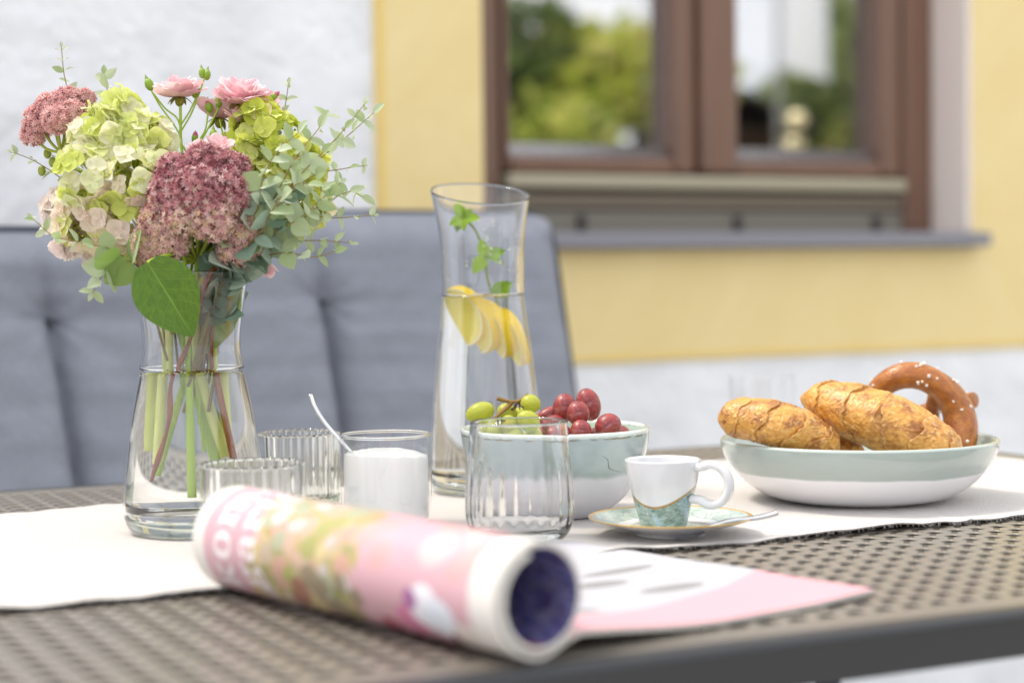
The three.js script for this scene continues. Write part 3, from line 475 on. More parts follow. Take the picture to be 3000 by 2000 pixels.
// ceramics
const crackle = (u, v, f) => { const a = Math.abs(tileFbm(u, v, f, 3, 2)); return smoothstep(a, 0.012, 0.0); };
{
  // espresso cup
  const p = on(0.1092, 1.317), cup = thing('espresso_cup', 'white espresso cup with a green marbled foot and wavy gold line', 'cup', p.clone().setY(CLOTH + 0.0062), 0);
  const outer = [[0.0162, 0], [0.0172, 0.0012], [0.0192, 0.010], [0.0222, 0.022], [0.0250, 0.033], [0.0267, 0.0415], [0.0278, 0.0485]];
  const wave = (u) => { const x = (u - 0.5) * 2 * PI; return 0.0278 - 0.0078 * Math.cos(x + 0.42) - 0.003 * Math.cos(2 * (x + 0.42)); };
  const oL = smooth(outer, 50), prof = [[0, 0.0004], [0.010, 0.0004], ...oL, [0.0279, 0.0492], [0.0274, 0.0496], [0.0266, 0.0494], ...oL.filter((q) => q[1] > 0.006).map(([r, y]) => [r - 0.0022, y]).reverse(), [0.010, 0.0042], [0, 0.004]];
  const L = [0]; for (let i = 1; i < prof.length; i++) L.push(L[i - 1] + Math.hypot(prof[i][0] - prof[i - 1][0], prof[i][1] - prof[i - 1][1]));
  const tot = L[L.length - 1], i0 = 2, outEnd = L[i0 + oL.length - 1] / tot;
  const yOf = (v) => { const s = v * tot; if (v > outEnd) return 1; let k = 1; while (k < L.length - 1 && L[k] < s) k++; return lerp(prof[k - 1][1], prof[k][1], (s - L[k - 1]) / (L[k] - L[k - 1] + 1e-9)); };
  const A = rgb('#9aaca3'), B = rgb('#6d8277'), Dk = rgb('#3e5a4c'), Bl = rgb('#9db6c2'), Gd = rgb('#b98a3c'), Wh = [0.86, 0.86, 0.868];
  const map = tex(1024, 512, (u, v) => {
    const y = yOf(v), e = wave(u) - y;
    if (e < 0) return Wh;
    if (e < 0.0017) return mixc(Gd, rgb('#8c6a30'), 0.5 + 0.9 * tileFbm(u, v, 40, 2));
    const n = tileFbm(u, v, 9, 4, 1), q = tileFbm(u + 0.02 * n, v * 5 + 0.3 * n, 14, 4, 6), vein = smoothstep(Math.abs(tileFbm(u + 0.02 * n, v * 4, 12, 4, 3)), 0.045, 0.0), lite = smoothstep(Math.abs(tileFbm(u, v * 5 + 0.2 * q, 15, 4, 8)), 0.03, 0);
    let c = mixc(A, B, smoothstep(q, -0.2, 0.25)); c = mixc(c, Bl, smoothstep(n, 0.05, 0.3)); c = mixc(c, Dk, 0.75 * vein); return mixc(c, [0.82, 0.88, 0.84], 0.55 * lite);
  });
  const gl = mat('#ffffff', 0.12, { map, clearcoat: 0.6, clearcoatRoughness: 0.05 }), porcelain = mat('#dbdbdd', 0.14, { clearcoat: 0.5, clearcoatRoughness: 0.05 });
  part('body', revolve(prof, 128), gl, cup);
  const hp = []; for (let i = 0; i <= 26; i++) { const a = lerp(2.2, -2.3, i / 26), R = 0.0118 + 0.001 * Math.cos(a); hp.push(V3(0.0375 + R * 1.12 * Math.cos(a), 0.0325 + R * 1.22 * Math.sin(a), 0.004 * (1 - Math.cos(a)) * 0.2)); }
  hp[0] = V3(0.0246, 0.0448, 0); hp[26] = V3(0.0226, 0.0215, 0);
  part('handle', tube(hp, (s, a) => 0.0026 * (1 + 1.0 * Math.abs(Math.sin(a)) ** 1.5), 48, 16), porcelain, cup).rotation.y = -0.5;
  part('inner_floor', revolve([[0, 0.0055], [0.012, 0.0056], [0.0150, 0.006]], 48), mat('#efe6d8', 0.3), cup);
  // saucer
  const sa = thing('saucer', 'green marbled saucer with a gold rim beneath the espresso cup', 'saucer', on(0.1145, 1.317));
  const sp = [[0, 0.0022], [0.022, 0.0022], [0.0225, 0.0004], [0.026, 0.0004], [0.0275, 0.003], [0.042, 0.0072], [0.0585, 0.0124], [0.0602, 0.0133], [0.0603, 0.0140], [0.0596, 0.0142], [0.057, 0.0136], [0.044, 0.0097], [0.034, 0.0067], [0.0300, 0.0062], [0.0235, 0.0059], [0.0215, 0.0050], [0, 0.0050]];
  const spf = []; for (let i = 0; i < sp.length - 1; i++) for (let k = 0; k < 4; k++) spf.push([lerp(sp[i][0], sp[i + 1][0], k / 4), lerp(sp[i][1], sp[i + 1][1], k / 4)]); spf.push(sp[sp.length - 1]);
  const SL = [0]; for (let i = 1; i < spf.length; i++) SL.push(SL[i - 1] + Math.hypot(spf[i][0] - spf[i - 1][0], spf[i][1] - spf[i - 1][1]));
  const sT = SL[SL.length - 1], rimAt = SL[4 * 9] / sT;
  const smap = tex(1024, 512, (u, v) => {
    if (v < SL[26] / sT) return Wh;
    if (v < SL[4 * 10] / sT) return rgb('#c9a04a');
    const s = v * sT; let k = 1; while (k < SL.length - 1 && SL[k] < s) k++; const r = lerp(spf[k - 1][0], spf[k][0], (s - SL[k - 1]) / (SL[k] - SL[k - 1] + 1e-9));
    const n = tileFbm(u, v, 12, 4, 1), q = tileFbm(u + 0.04 * n, v + 0.1 * n, 22, 4, 6), vein = smoothstep(Math.abs(tileFbm(u, v + 0.04 * n, 20, 4, 3)), 0.045, 0);
    let c = mixc(rgb('#c2cdc4'), rgb('#a2b2a8'), smoothstep(q, -0.2, 0.25)); c = mixc(c, rgb('#768a7c'), 0.7 * vein);
    if (r < 0.0385 && r > 0.0300) return mixc(c, Wh, smoothstep(r, 0.0385, 0.0378));
    if (r < 0.0300 && r > 0.0288) return rgb('#a88c50');
    return r < 0.0288 ? mixc(rgb('#d8ddcf'), c, 0.35) : r > 0.0578 ? mixc(c, rgb('#6b7d60'), 0.5) : c;
  });
  part('plate', revolve(spf, 160), mat('#ffffff', 0.12, { map: smap, clearcoat: 0.6, clearcoatRoughness: 0.05 }), sa);
  spoon('teaspoon lying on the saucer to the right of the cup', [V3(0.1905, TOP + 0.0192, -1.300), V3(0.184, TOP + 0.0172, -1.3), V3(0.172, TOP + 0.0152, -1.299), V3(0.158, TOP + 0.0145, -1.296), V3(0.145, TOP + 0.0126, -1.290), V3(0.137, TOP + 0.0105, -1.287)]).children[1].scale.set(0.7, 0.7, 0.7);
}
function ceramicBowl(name, label, p, outer, wall, colorAt, o = {}) {
  const t = thing(name, label, 'bowl', p), oL = smooth(outer, 60), top = oL[60];
  const prof = [[0, oL[0][1] + 0.001], [oL[0][0] * 0.7, oL[0][1] + 0.001], ...oL, [top[0] - wall * 0.15, top[1] + wall * 0.35], [top[0] - wall * 0.5, top[1] + wall * 0.48], [top[0] - wall * 0.85, top[1] + wall * 0.35], ...oL.filter((q) => q[1] > wall * 1.3).map(([r, y]) => [r - wall, y]).reverse(), [oL[0][0] * 0.6, wall * 1.05], [0, wall]];
  const L = [0]; for (let i = 1; i < prof.length; i++) L.push(L[i - 1] + Math.hypot(prof[i][0] - prof[i - 1][0], prof[i][1] - prof[i - 1][1]));
  const T = L[L.length - 1], yOf = (v) => { const s = v * T; let k = 1; while (k < L.length - 1 && L[k] < s) k++; return [lerp(prof[k - 1][1], prof[k][1], (s - L[k - 1]) / (L[k] - L[k - 1] + 1e-9)), k > 62]; };
  const map = tex(1024, 512, (u, v) => { const [y, inside] = yOf(v); return colorAt(u, v, y, inside); });
  part('body', revolve(prof, 144, o.bend), mat('#ffffff', 0.1, { map, clearcoat: 0.7, clearcoatRoughness: 0.04 }), t);
  return t;
}
const FRUIT = on(0.0335, 1.437), BREAD = on(0.289, 1.51);
ceramicBowl('fruit_bowl', 'deep bowl with a pale teal crackle glaze over white, filled with grapes', FRUIT, [[0.036, 0.0004], [0.039, 0.0016], [0.049, 0.009], [0.0585, 0.018], [0.0655, 0.030], [0.0705, 0.043], [0.0738, 0.056], [0.0756, 0.0685]], 0.0036, (u, v, y, inside) => {
  const n = tileFbm(u, v, 10, 4), s = tileFbm(u, v * 2, 60, 3, 3);
  if (inside && y < 0.0675) return mixc(mixc([0.80, 0.86, 0.80], [0.70, 0.79, 0.73], 0.5 + n), [0.42, 0.36, 0.25], 0.8 * smoothstep(s, 0.26, 0.4));
  const line = 0.0655 + 0.0007 * tileFbm(u, 0.3, 60, 3, 1);
  let c = mixc([0.645, 0.70, 0.70], [0.715, 0.765, 0.76], 0.5 + 1.1 * n + 0.3 * s);
  if (y > line + 0.0012) c = [0.86, 0.885, 0.86];
  c = mixc(c, [0.45, 0.36, 0.22], 0.85 * smoothstep(Math.abs(y - line - 0.0004 * tile(u, 0.7, 120, 5)), 0.0007, 0.0002) * smoothstep(tile(u, 0.1, 40, 2), -0.3, 0.1));
  c = mixc(c, [0.30, 0.33, 0.30], 0.8 * crackle(u, v, 7) * smoothstep(tile(u, v, 9, 4), 0.25, 0.4) * (y > 0.03 ? 1 : 0));
  return mixc([0.93, 0.93, 0.95], c, smoothstep(y + 0.004 * tileFbm(u, v, 20, 3, 2), 0.0325, 0.0385));
});
ceramicBowl('bread_bowl', 'wide shallow bowl with a sage glaze over white, filled with pastries', BREAD, [[0.060, 0.0004], [0.064, 0.0012], [0.078, 0.0052], [0.0905, 0.0125], [0.1015, 0.0225], [0.1095, 0.0335], [0.1136, 0.043], [0.1150, 0.0500]], 0.0042, (u, v, y, inside) => {
  const n = tileFbm(u, v, 12, 4), s = tileFbm(u, v * 2, 90, 2, 3), c = mixc([0.655, 0.70, 0.675], [0.70, 0.74, 0.715], 0.5 + 0.7 * n + 0.4 * s);
  if (inside) return mixc(c, [0.78, 0.82, 0.76], 0.35);
  if (y > 0.0515) return [0.84, 0.86, 0.81];
  return mixc([0.94, 0.935, 0.94], c, smoothstep(y + 0.002 * tileFbm(u, 0.5, 20, 3, 2), 0.0255, 0.0278));
});
// grapes
function grapes(name, label, list, material, rMain, stemPts) {
  const t = thing(name, label, 'grapes'), bloom = material;
  list.forEach(([x, y, D, rx, ry, tilt]) => {
    const p = spot(x, y, D), k = D / 5300 * 3000 / 2352, g = part('grape', sphereG, bloom, t); g.position.copy(p); g.scale.set(1.07 * rx * k, 1.07 * ry * k, 1.05 * Math.min(rx, ry) * k); g.rotation.z = -tilt;
    const s = part('stem_scar', scarG, scarM, g); s.position.set(Math.sin(x) * 0.3, 0.97, 0.15); s.scale.set(1 / rx * 12, 0.2, 1 / rx * 12);
  });
  return t;
}
const sphereG = new THREE.SphereGeometry(1, 40, 28), scarG = new THREE.SphereGeometry(0.09, 8, 6), scarM = mat('#6b5a2a', 0.8);
{
  const gm = tex(512, 256, (u, v) => mixc([0.77, 0.80, 0.22], [0.87, 0.86, 0.36], 0.5 + 0.9 * tileFbm(u, v, 8, 4) + 0.25 * tileFbm(u, v, 60, 2)));
  const rough = tex(256, 128, (u, v) => 0.3 + 0.35 * (0.5 + tileFbm(u, v, 7, 4, 3)), { srgb: false });
  const green = mat('#ffffff', 1, { map: gm, roughnessMap: rough, transmission: 0.42, thickness: 0.012, ior: 1.36, attenuationColor: C('#dfe046'), attenuationDistance: 0.02, clearcoat: 0.25, clearcoatRoughness: 0.3 });
  const rmap = tex(512, 256, (u, v) => { const n = tileFbm(u, v, 6, 4, 2), b = smoothstep(tileFbm(u, v, 9, 5, 5), -0.05, 0.3), s = smoothstep(tileFbm(u, v, 70, 2, 7), 0.2, 0.4); let c = mixc([0.44, 0.12, 0.13], [0.66, 0.24, 0.23], 0.5 + n); c = mixc(c, [0.72, 0.50, 0.50], 0.58 * b); return mixc(c, [0.22, 0.07, 0.07], 0.5 * s); });
  const red = mat('#ffffff', 1, { map: rmap, roughnessMap: rough, clearcoat: 0.25, clearcoatRoughness: 0.25 });
  const g = grapes('green_grape_bunch', 'bunch of green grapes on a brown stalk at the left of the fruit bowl', [[1103, 947, 1.425, 32, 22, 1.25 - 1.57], [1165, 948, 1.437, 23, 20, 0.6], [1192, 957, 1.448, 22, 20, 0], [1219, 927, 1.425, 22, 20, 0.3], [1215, 967, 1.40, 28, 22, 0.5], [1168, 974, 1.40, 19, 20, 0], [1130, 992, 1.41, 24, 22, 0.2], [1180, 1003, 1.40, 24, 22, 0], [1230, 1002, 1.41, 23, 22, 0.4], [1100, 990, 1.44, 22, 22, 0]], green);
  const br = mat('#8a6a34', 0.75), dk = mat('#5d4526', 0.8), S = (x, y, d = 1.43) => spot(x, y, d);
  part('stalk', tube([S(1134, 962, 1.41), S(1152, 946, 1.418), S(1170, 930), S(1176, 922)], (s) => 0.0014 + 0.0006 * s, 12, 8), br, g);
  part('stalk', tube([S(1142, 914), S(1156, 919), S(1176, 922), S(1192, 921), S(1206, 912), S(1214, 906)], (s) => 0.0012 + 0.0005 * Math.abs(1 - 2 * s), 16, 8), br, g);
  reseed(9);
  for (let i = 0; i < 12; i++) { const a = [1188 + rr(-8, 14), 924 + rr(-4, 4)], b = [a[0] + rr(-16, 16), a[1] + rr(6, 18)]; part('stalk', tube([S(a[0], a[1]), S((a[0] + b[0]) / 2 + rr(-5, 5), (a[1] + b[1]) / 2), S(b[0], b[1], 1.43 + rr(-0.012, 0.01))], 0.0006, 8, 6), dk, g); }
  for (let i = 0; i < 8; i++) { const a = [1134 + rr(-4, 12), 962 + rr(-2, 4)], b = [a[0] + rr(-4, 46), a[1] + rr(4, 22)]; part('stalk', tube([S(a[0], a[1], 1.405), S((a[0] + b[0]) / 2, (a[1] + b[1]) / 2 - 4, 1.395), S(b[0], b[1], 1.40)], 0.0006, 8, 6), dk, g); }
  grapes('red_grape_bunch', 'bunch of plump dark red grapes at the right of the fruit bowl', [[1296, 937, 1.445, 25, 32, 0.15], [1352, 929, 1.455, 26, 36, -0.28], [1328, 949, 1.42, 24.5, 27, 0.0], [1397, 978, 1.415, 29, 27, -0.5], [1334, 989, 1.405, 23, 24, 0.3], [1258, 955, 1.452, 30, 18, -0.45], [1275, 975, 1.44, 25, 22, -0.2], [1290, 1000, 1.42, 25, 23, 0], [1425, 1000, 1.44, 24, 22, 0.3], [1370, 1005, 1.43, 25, 22, 0], [1250, 1000, 1.44, 24, 22, 0.1], [1400, 1003, 1.465, 26, 22, 0.1]], red);
}
// pastries
const crust = (h) => lin(h);
function croissant(label, a, b, R, seed, { bend = 0.2, arch = 0.25, flat = 0.86, shape = [0.30, 0.85, 1, 1, 0.85, 0.4] } = {}) {
  reseed(seed);
  const t = thing('croissant', label, 'croissant'), mid = a.clone().lerp(b, 0.5).add(V3(0, arch * R, bend * R)), cv = new THREE.CatmullRomCurve3([a, a.clone().lerp(mid, 0.55).add(V3(0, arch * R * 0.3, 0)), mid, mid.clone().lerp(b, 0.45).add(V3(0, arch * R * 0.3, 0)), b]);
  const nu = 230, nv = 330, T = (s) => cv.getTangentAt(clamp(s, 0.001, 0.999)), off = rr(0, 50);
  const prof = (s) => { const x = clamp(s, 0, 1) * (shape.length - 1), i = Math.min(Math.floor(x), shape.length - 2), f = x - i; return lerp(shape[i], shape[i + 1], f * f * (3 - 2 * f)); };
  const phase = (s, an) => s * 5.2 + 0.28 * Math.sin(an + off) + 0.30 * nz(Math.cos(an) * 1.1, Math.sin(an) * 1.1, s * 3 + off) + 0.10 * nz(Math.cos(an) * 4, Math.sin(an) * 4, s * 9);
  const rad = (s, an) => {
    const ends = Math.pow(clamp(Math.min(s, 1 - s) / 0.075, 0, 1), 0.5);
    const ph = phase(s, an), k = ph - Math.floor(ph);    // rolled layers overlap towards the tips
    const side = s < 0.5 ? k : 1 - k, step = (0.11 * (side - 0.5) - 0.05 * smoothstep(side, 0.14, 0.0)) * (0.45 + 0.9 * nz(Math.floor(ph) * 3.1, Math.cos(an) * 1.5, Math.sin(an) * 1.5 + off));
    const cx = Math.cos(an) * 1.2, cz = Math.sin(an) * 1.2;
    const wr = s * 22 + 1.6 * Math.sin(an + off) + 2.4 * nz(cx * 2, cz * 2, s * 5 + off);
    const mask = smoothstep(nz(s * 3.5 + off, cx * 0.9, cz * 0.9), -0.25, 0.35);
    const flake = (0.10 + 0.40 * mask) * (Math.pow(1 - Math.abs(nz(wr, cx * 2.2, cz * 2.2 + off)), 6) * 0.055 - 0.03 + Math.pow(1 - Math.abs(nz(wr * 2.6, cx * 5 + 4, cz * 5)), 6) * 0.028) + 0.010 * nz(s * 60, cx * 9, cz * 9) + 0.006 * nz(s * 130, cx * 22, cz * 22);
    const sag = 0.05 * nz(s * 5, cx, cz + off);
    return R * prof(s) * ends * (1 + step + flake * 1.15 + sag);
  };
  const col = [];
  const g = sheet(nu, nv, (u, v) => {
    const an = u * 2 * PI, s = v, c = cv.getPointAt(clamp(s, 0, 1)), tn = T(s), up = V3(0, 1, 0).addScaledVector(tn, -tn.y).normalize(), sd = tn.clone().cross(up), r = rad(s, an);
    const q = c.addScaledVector(up, Math.cos(an) * r * flat).addScaledVector(sd, Math.sin(an) * r);
    return [q.x, q.y, q.z];
  }, true);
  const cc = new Float32Array((nu + 1) * (nv + 1) * 3), gold = lin('#d49a46'), deep = lin('#8e4e1c'), pale = lin('#e6c27e'), rose = lin('#bd7f45');
  for (let j = 0; j <= nv; j++) for (let i = 0; i <= nu; i++) {
    const u = i / nu, s = j / nv, an = u * 2 * PI, cx = Math.cos(an), cz = Math.sin(an), r = rad(s, an) / (R * Math.max(prof(s), 0.05)), n = fbm(s * 9 + off, cx * 1.5, cz * 1.5), m = fbm(s * 40, cx * 7 + off, cz * 7, 3), ph = phase(s, an), k = ph - Math.floor(ph), side = s < 0.5 ? k : 1 - k;
    let c = mixc(gold, deep, smoothstep(n + 0.25 * fbm(s * 26, cx * 5, cz * 5 + off, 3), -0.12, 0.34) * 0.85); c = mixc(c, pale, 0.65 * smoothstep(m, 0.08, 0.36)); c = mixc(c, rose, 0.5 * smoothstep(fbm(s * 6, cx * 2, cz * 2 + off), 0.0, 0.4)); c = mixc(c, deep, 0.3 * smoothstep(side, 0.12, 0.02)); c = mixc(c, pale, 0.2 * smoothstep(side, 0.85, 1.0)); c = mixc(c, deep, 0.4 * smoothstep(m, -0.1, -0.35));
    cc.set(c, (j * (nu + 1) + i) * 3);
  }
  g.setAttribute('color', new THREE.BufferAttribute(cc, 3));
  part('crust', outward(g), mat('#ffffff', 0.45, { vertexColors: true, clearcoat: 0.22, clearcoatRoughness: 0.3 }), t);
  return t;
}
{
  const B = 1.51;
  croissant('golden croissant lying flat at the left of the bread bowl', spot(1650, 962, 1.470), spot(1925, 1046, 1.450), 0.0200, 3, { arch: 0.5, bend: 0.4, shape: [0.66, 0.98, 1.08, 1.12, 1.0, 0.72] });
  croissant('golden croissant leaning across the front of the bread bowl, its tip up at the left', spot(1840, 912, 1.492), spot(2210, 1062, 1.432), 0.0250, 7, { arch: 0.28, bend: 0.15, shape: [0.44, 0.86, 1.04, 1.12, 1.08, 0.92, 0.66] });
  croissant('dark croissant half hidden between the two front croissants', spot(1862, 960, 1.535), spot(1960, 1062, 1.480), 0.0185, 15, { arch: 0.0, bend: 0.1, shape: [0.8, 1, 1.0, 0.95, 0.8] });
}
{
  reseed(21);
  const D = 1.525, t = thing('pretzel', 'brown salted pretzel standing up at the right of the bread bowl', 'pretzel'), S = (x, y, d = 0) => spot(x, y, D + d);
  const skin = (dark) => { const m = tex(256, 256, (u, v) => mixc(dark ? [0.50, 0.24, 0.07] : [0.56, 0.29, 0.07], [0.77, 0.49, 0.15], 0.5 + 0.9 * tileFbm(u, v, 7, 4, 3)), { rx: 2, ry: 4 }); return mat('#ffffff', 0.28, { map: m, clearcoat: 0.35, clearcoatRoughness: 0.2 }); };
  const bm = tex(256, 256, (u, v) => 0.5 + 0.7 * tileFbm(u, v, 20, 4), { srgb: false, rx: 3, ry: 6 }), sk = skin(false); sk.bumpMap = bm; sk.bumpScale = 0.0008;
  const main = [S(1990, 1010, 0.02), S(1998, 950, 0.015), S(2018, 897, 0.008), S(2062, 866, 0), S(2112, 864, -0.004), S(2165, 892, -0.006), S(2200, 940, -0.006), S(2208, 990, -0.01), S(2196, 1040, -0.014), S(2160, 1075, -0.012)];
  const Rm = (s) => 0.0069 + 0.0044 * smoothstep(s, 0.0, 0.45) + 0.003 * smoothstep(s, 0.5, 0.8) * 1 - 0.001 * smoothstep(s, 0.85, 1);
  const curve = new THREE.CatmullRomCurve3(main, false, 'centripetal');
  part('belly', tube(main, (s, a) => Rm(s) * (1 + 0.03 * nz(s * 8, Math.cos(a), Math.sin(a)) + 0.012 * nz(s * 40, Math.cos(a) * 4, Math.sin(a) * 4)), 90, 28), sk, t);
  const arm = (pts, r) => part('arm', tube(pts, (s, a) => r * (1 + 0.25 * s) * (1 + 0.04 * nz(s * 12, Math.cos(a) * 2, 3)), 40, 18), sk, t);
  arm([S(2040, 1010, 0.03), S(2080, 965, 0.034), S(2120, 945, 0.036), S(2165, 930, 0.034), S(2205, 921, 0.024), S(2238, 919, 0.012)], 0.0054);
  arm([S(2010, 925, 0.012), S(2024, 960, 0.03), S(2080, 1010, 0.036), S(2140, 985, 0.026), S(2142, 940, 0.02), S(2150, 905, 0.012)], 0.0050);
  const salt = mat('#f7f1ea', 0.5), sg = [0, 1, 2].map((k) => new RoundedBoxGeometry(0.0018 + 0.0005 * k, 0.0014, 0.0016 + 0.0004 * k, 1, 0.0004)), grains = [];
  for (let i = 0; i < 34; i++) {
    const s = rr(0.1, 0.93), p = curve.getPointAt(s), tn = curve.getTangentAt(s), f = V3(rr(-1, 1), rr(-0.6, 1.0), rr(-0.2, 1)), d = f.addScaledVector(tn, -f.dot(tn)).normalize();
    const m = part('salt_grain', sg[i % 3], salt, t); m.position.copy(p).addScaledVector(d, Rm(s) * 1.0 + 0.0004); m.rotation.set(rr(0, 3), rr(0, 3), rr(0, 3));
  }
}
// ---------------------------------------------------------------- rolled magazine, its last pages lying flat
{
  const az = 40 * DEG, a = V3(-Math.sin(az), 0, -Math.cos(az)), s = V3(Math.cos(az), 0, -Math.sin(az)), O = on(0.012, 0.894, TOP + 0.0012);
  const t = thing('magazine', 'pink flower-covered magazine, half rolled up at the front edge of the table', 'magazine'), Lg = 0.285, flatLen = 0.262, TH = 0.0026;
  // cross-section: from the flat end towards the roll, under it, up the left side, over the top and round again
  const turns = 1.45, R0 = 0.0290, R1 = 0.0232, ns = 260, fl = 0.30;
  const mid = (q, grow) => {                                            // q 0..1 along the sheet -> [across, up, normal across, normal up]
    if (q < fl) { const k = q / fl, x = flatLen * (1 - k), lift = 0.010 * Math.pow(smoothstep(x, 0.14, 0.0), 1) * smoothstep(x, 0.0, 0.03) + 0.004 * smoothstep(x, 0.2, 0.262) * 0.3; return [x, lift, 0, 1]; }
    const k = (q - fl) / (1 - fl), an = -PI / 2 - k * turns * 2 * PI, r = lerp(R0, R1, Math.pow(k, 0.8)) * grow;
    return [r * Math.cos(an), R0 * grow + r * Math.sin(an), -Math.cos(an), -Math.sin(an)];
  };
  const P = (q, e, side) => { const grow = lerp(1.03, 1.10, e), [x, y, nx, ny] = mid(q, grow), w = 0.0012 * nz(e * 4, q * 9) * smoothstep(q, fl, 0), p = O.clone().addScaledVector(a, e * Lg + 0.004 * smoothstep(q, fl, 1) * (e - 0.5)).addScaledVector(s, x + nx * side * TH / 2); return [p.x, p.y + y + TH / 2 + ny * side * TH / 2 + w, p.z]; };
  // print: cover u runs round the roll, v along the axis
  const W = 1400, H = 1000, cv = document.createElement('canvas'); cv.width = W; cv.height = H; const c = cv.getContext('2d');
  reseed(41);
  c.fillStyle = '#cda2ab'; c.fillRect(0, 0, W, H);
  // canvas: x 0..W round the sheet (q), y 0..H from the left end of the roll (e = 1) to its right end (e = 0)
  const q0 = fl * W, per = (1 - fl) / turns * W;                      // one turn in canvas pixels
  const blob = (x, y, r, col, n = 1, sx = 1) => { c.fillStyle = col; c.beginPath(); c.ellipse(x, y, r * sx, r, 0, 0, 7); c.fill(); };
  // picture of a wild flower bed on the front of the roll
  const X0 = q0 + per * 0.10, X1 = q0 + per * 0.52, Y0 = H * 0.21, Y1 = H * 0.55;
  for (let i = 0; i < 900; i++) { const x = rr(X0, X1), y = rr(Y0, Y1) + 60 * Math.sin(x * 0.012) * 0.5; blob(x, y, rr(6, 26), pick(['#bba274', '#c6b17e', '#aa9a62', '#ba9878', '#a1996a', '#c7a892', '#b9a590', '#b3a36c'])); }
  for (let i = 0; i < 40; i++) blob(rr(X0, X1 * 0.98), rr(Y0 + 20, Y1 + 20), rr(14, 30), pick(['#c2b8b2', '#c8bebc', '#cbb98a', '#c69a8a', '#a3a064', '#a8aa90']));
  for (let i = 0; i < 16; i++) blob(rr(X0, X0 + per * 0.13), rr(Y0 + 60, Y1 + 60), rr(16, 34), pick(['#868a48', '#a2a65a', '#a0705e', '#b3b26a', '#94866e']));
  // tulips and white petals near the right end
  for (const [x, y, r, col] of [[0.10, 0.66, 26, '#a9415a'], [0.14, 0.74, 40, '#d37fa2'], [0.2, 0.8, 46, '#e9e6ee'], [0.17, 0.84, 44, '#dfe3ee'], [0.22, 0.76, 20, '#a56a9a'], [0.07, 0.88, 46, '#5e0d16'], [0.12, 0.90, 40, '#d9cfc9'], [0.04, 0.7, 26, '#b04a62'], [0.03, 0.8, 40, '#b8557a']]) blob(q0 + per * x, H * y, r, col);
  for (let i = 0; i < 40; i++) blob(q0 + per * rr(0.3, 1), H * rr(0.58, 0.9), rr(20, 60), pick(['#d8a8b0', '#d29ea9', '#cf9f9f', '#dcb4b4']));
  // white margins at both ends
  c.fillStyle = '#ddd8d2'; c.fillRect(0, H * 0.93, W, H * 0.07); c.fillRect(0, 0, W, H * 0.045);
  // title, read from the lower end upwards
  c.fillStyle = '#e8dde0'; c.font = 'bold 112px serif'; c.textBaseline = 'middle';
  c.save(); c.translate(0, H * 0.11); c.fillText('kommen', q0 + per * 0.10, 0); c.font = 'bold 104px serif'; c.fillText('garten', q0 + per * 0.13, H * 0.095); c.restore();
  const cover = new THREE.CanvasTexture(cv); cover.colorSpace = THREE.SRGBColorSpace; cover.magFilter = THREE.LinearFilter; cover.flipY = false; cover.needsUpdate = true;
  const cw = document.createElement('canvas'); cw.width = 1024; cw.height = 1024; const d = cw.getContext('2d');
  // the inside: white page with grey prints, a pink band along the right edge; the rolled-in part shows a violet picture
  d.fillStyle = '#bbb9bf'; d.fillRect(0, 0, 1024, 1024);
  d.fillStyle = '#d8a2ac'; d.beginPath(); d.moveTo(0, 1024); d.lineTo(0, 690); d.lineTo(60, 760); d.lineTo(160, 830); d.lineTo(310, 900); d.lineTo(310, 1024); d.fill();
  d.fillStyle = '#8d8b8c'; for (const [x, y, w, h] of [[188, 480, 46, 20], [238, 560, 26, 18], [160, 330, 26, 16], [92, 700, 50, 12], [230, 812, 56, 12], [262, 700, 10, 60], [280, 420, 20, 30], [120, 560, 40, 14], [205, 660, 70, 8], [292, 620, 16, 24], [70, 460, 60, 10]]) { d.beginPath(); d.ellipse(x, y, w * 0.62, h * 2.6, 0.2, 0, 7); d.fill(); }
  reseed(43); for (let x = 540; x < 1024; x += 8) for (let y = 0; y < 1024; y += 16) { d.fillStyle = pick(['#6d6a9c', '#5f5d92', '#7d7ba8', '#4c4a7c', '#857f98', '#57456e']); d.fillRect(x, y, 8, 16); }
  d.fillStyle = '#7a1440'; d.fillRect(790, 880, 34, 144);
  const inner = new THREE.CanvasTexture(cw); inner.colorSpace = THREE.SRGBColorSpace; inner.magFilter = THREE.LinearFilter; inner.flipY = false; inner.needsUpdate = true;
  const out = sheet(ns, 40, (u, v) => P(u, 1 - v, -1)), ins = sheet(ns, 40, (u, v) => P(u, 1 - v, 1));
  part('cover', out, mat('#ffffff', 0.38, { map: cover }), t);
  part('page', ins, mat('#ffffff', 0.5, { map: inner }), t);
  const lines = tex(64, 256, (u, v) => 0.9 + 0.06 * Math.sin(v * 2 * PI * 14) + 0.04 * tile(u, v, 30, 2));
  const edge = mat('#e6e0d6', 0.8, { map: lines });
  part('page_edges', mergeGeometries([sheet(ns, 3, (u, v) => P(u, 0, v * 2 - 1)), sheet(ns, 3, (u, v) => P(u, 1, 1 - v * 2)), sheet(3, 20, (u, v) => P(0, v, u * 2 - 1)), sheet(3, 20, (u, v) => P(1, v, 1 - u * 2))]), edge, t);
}

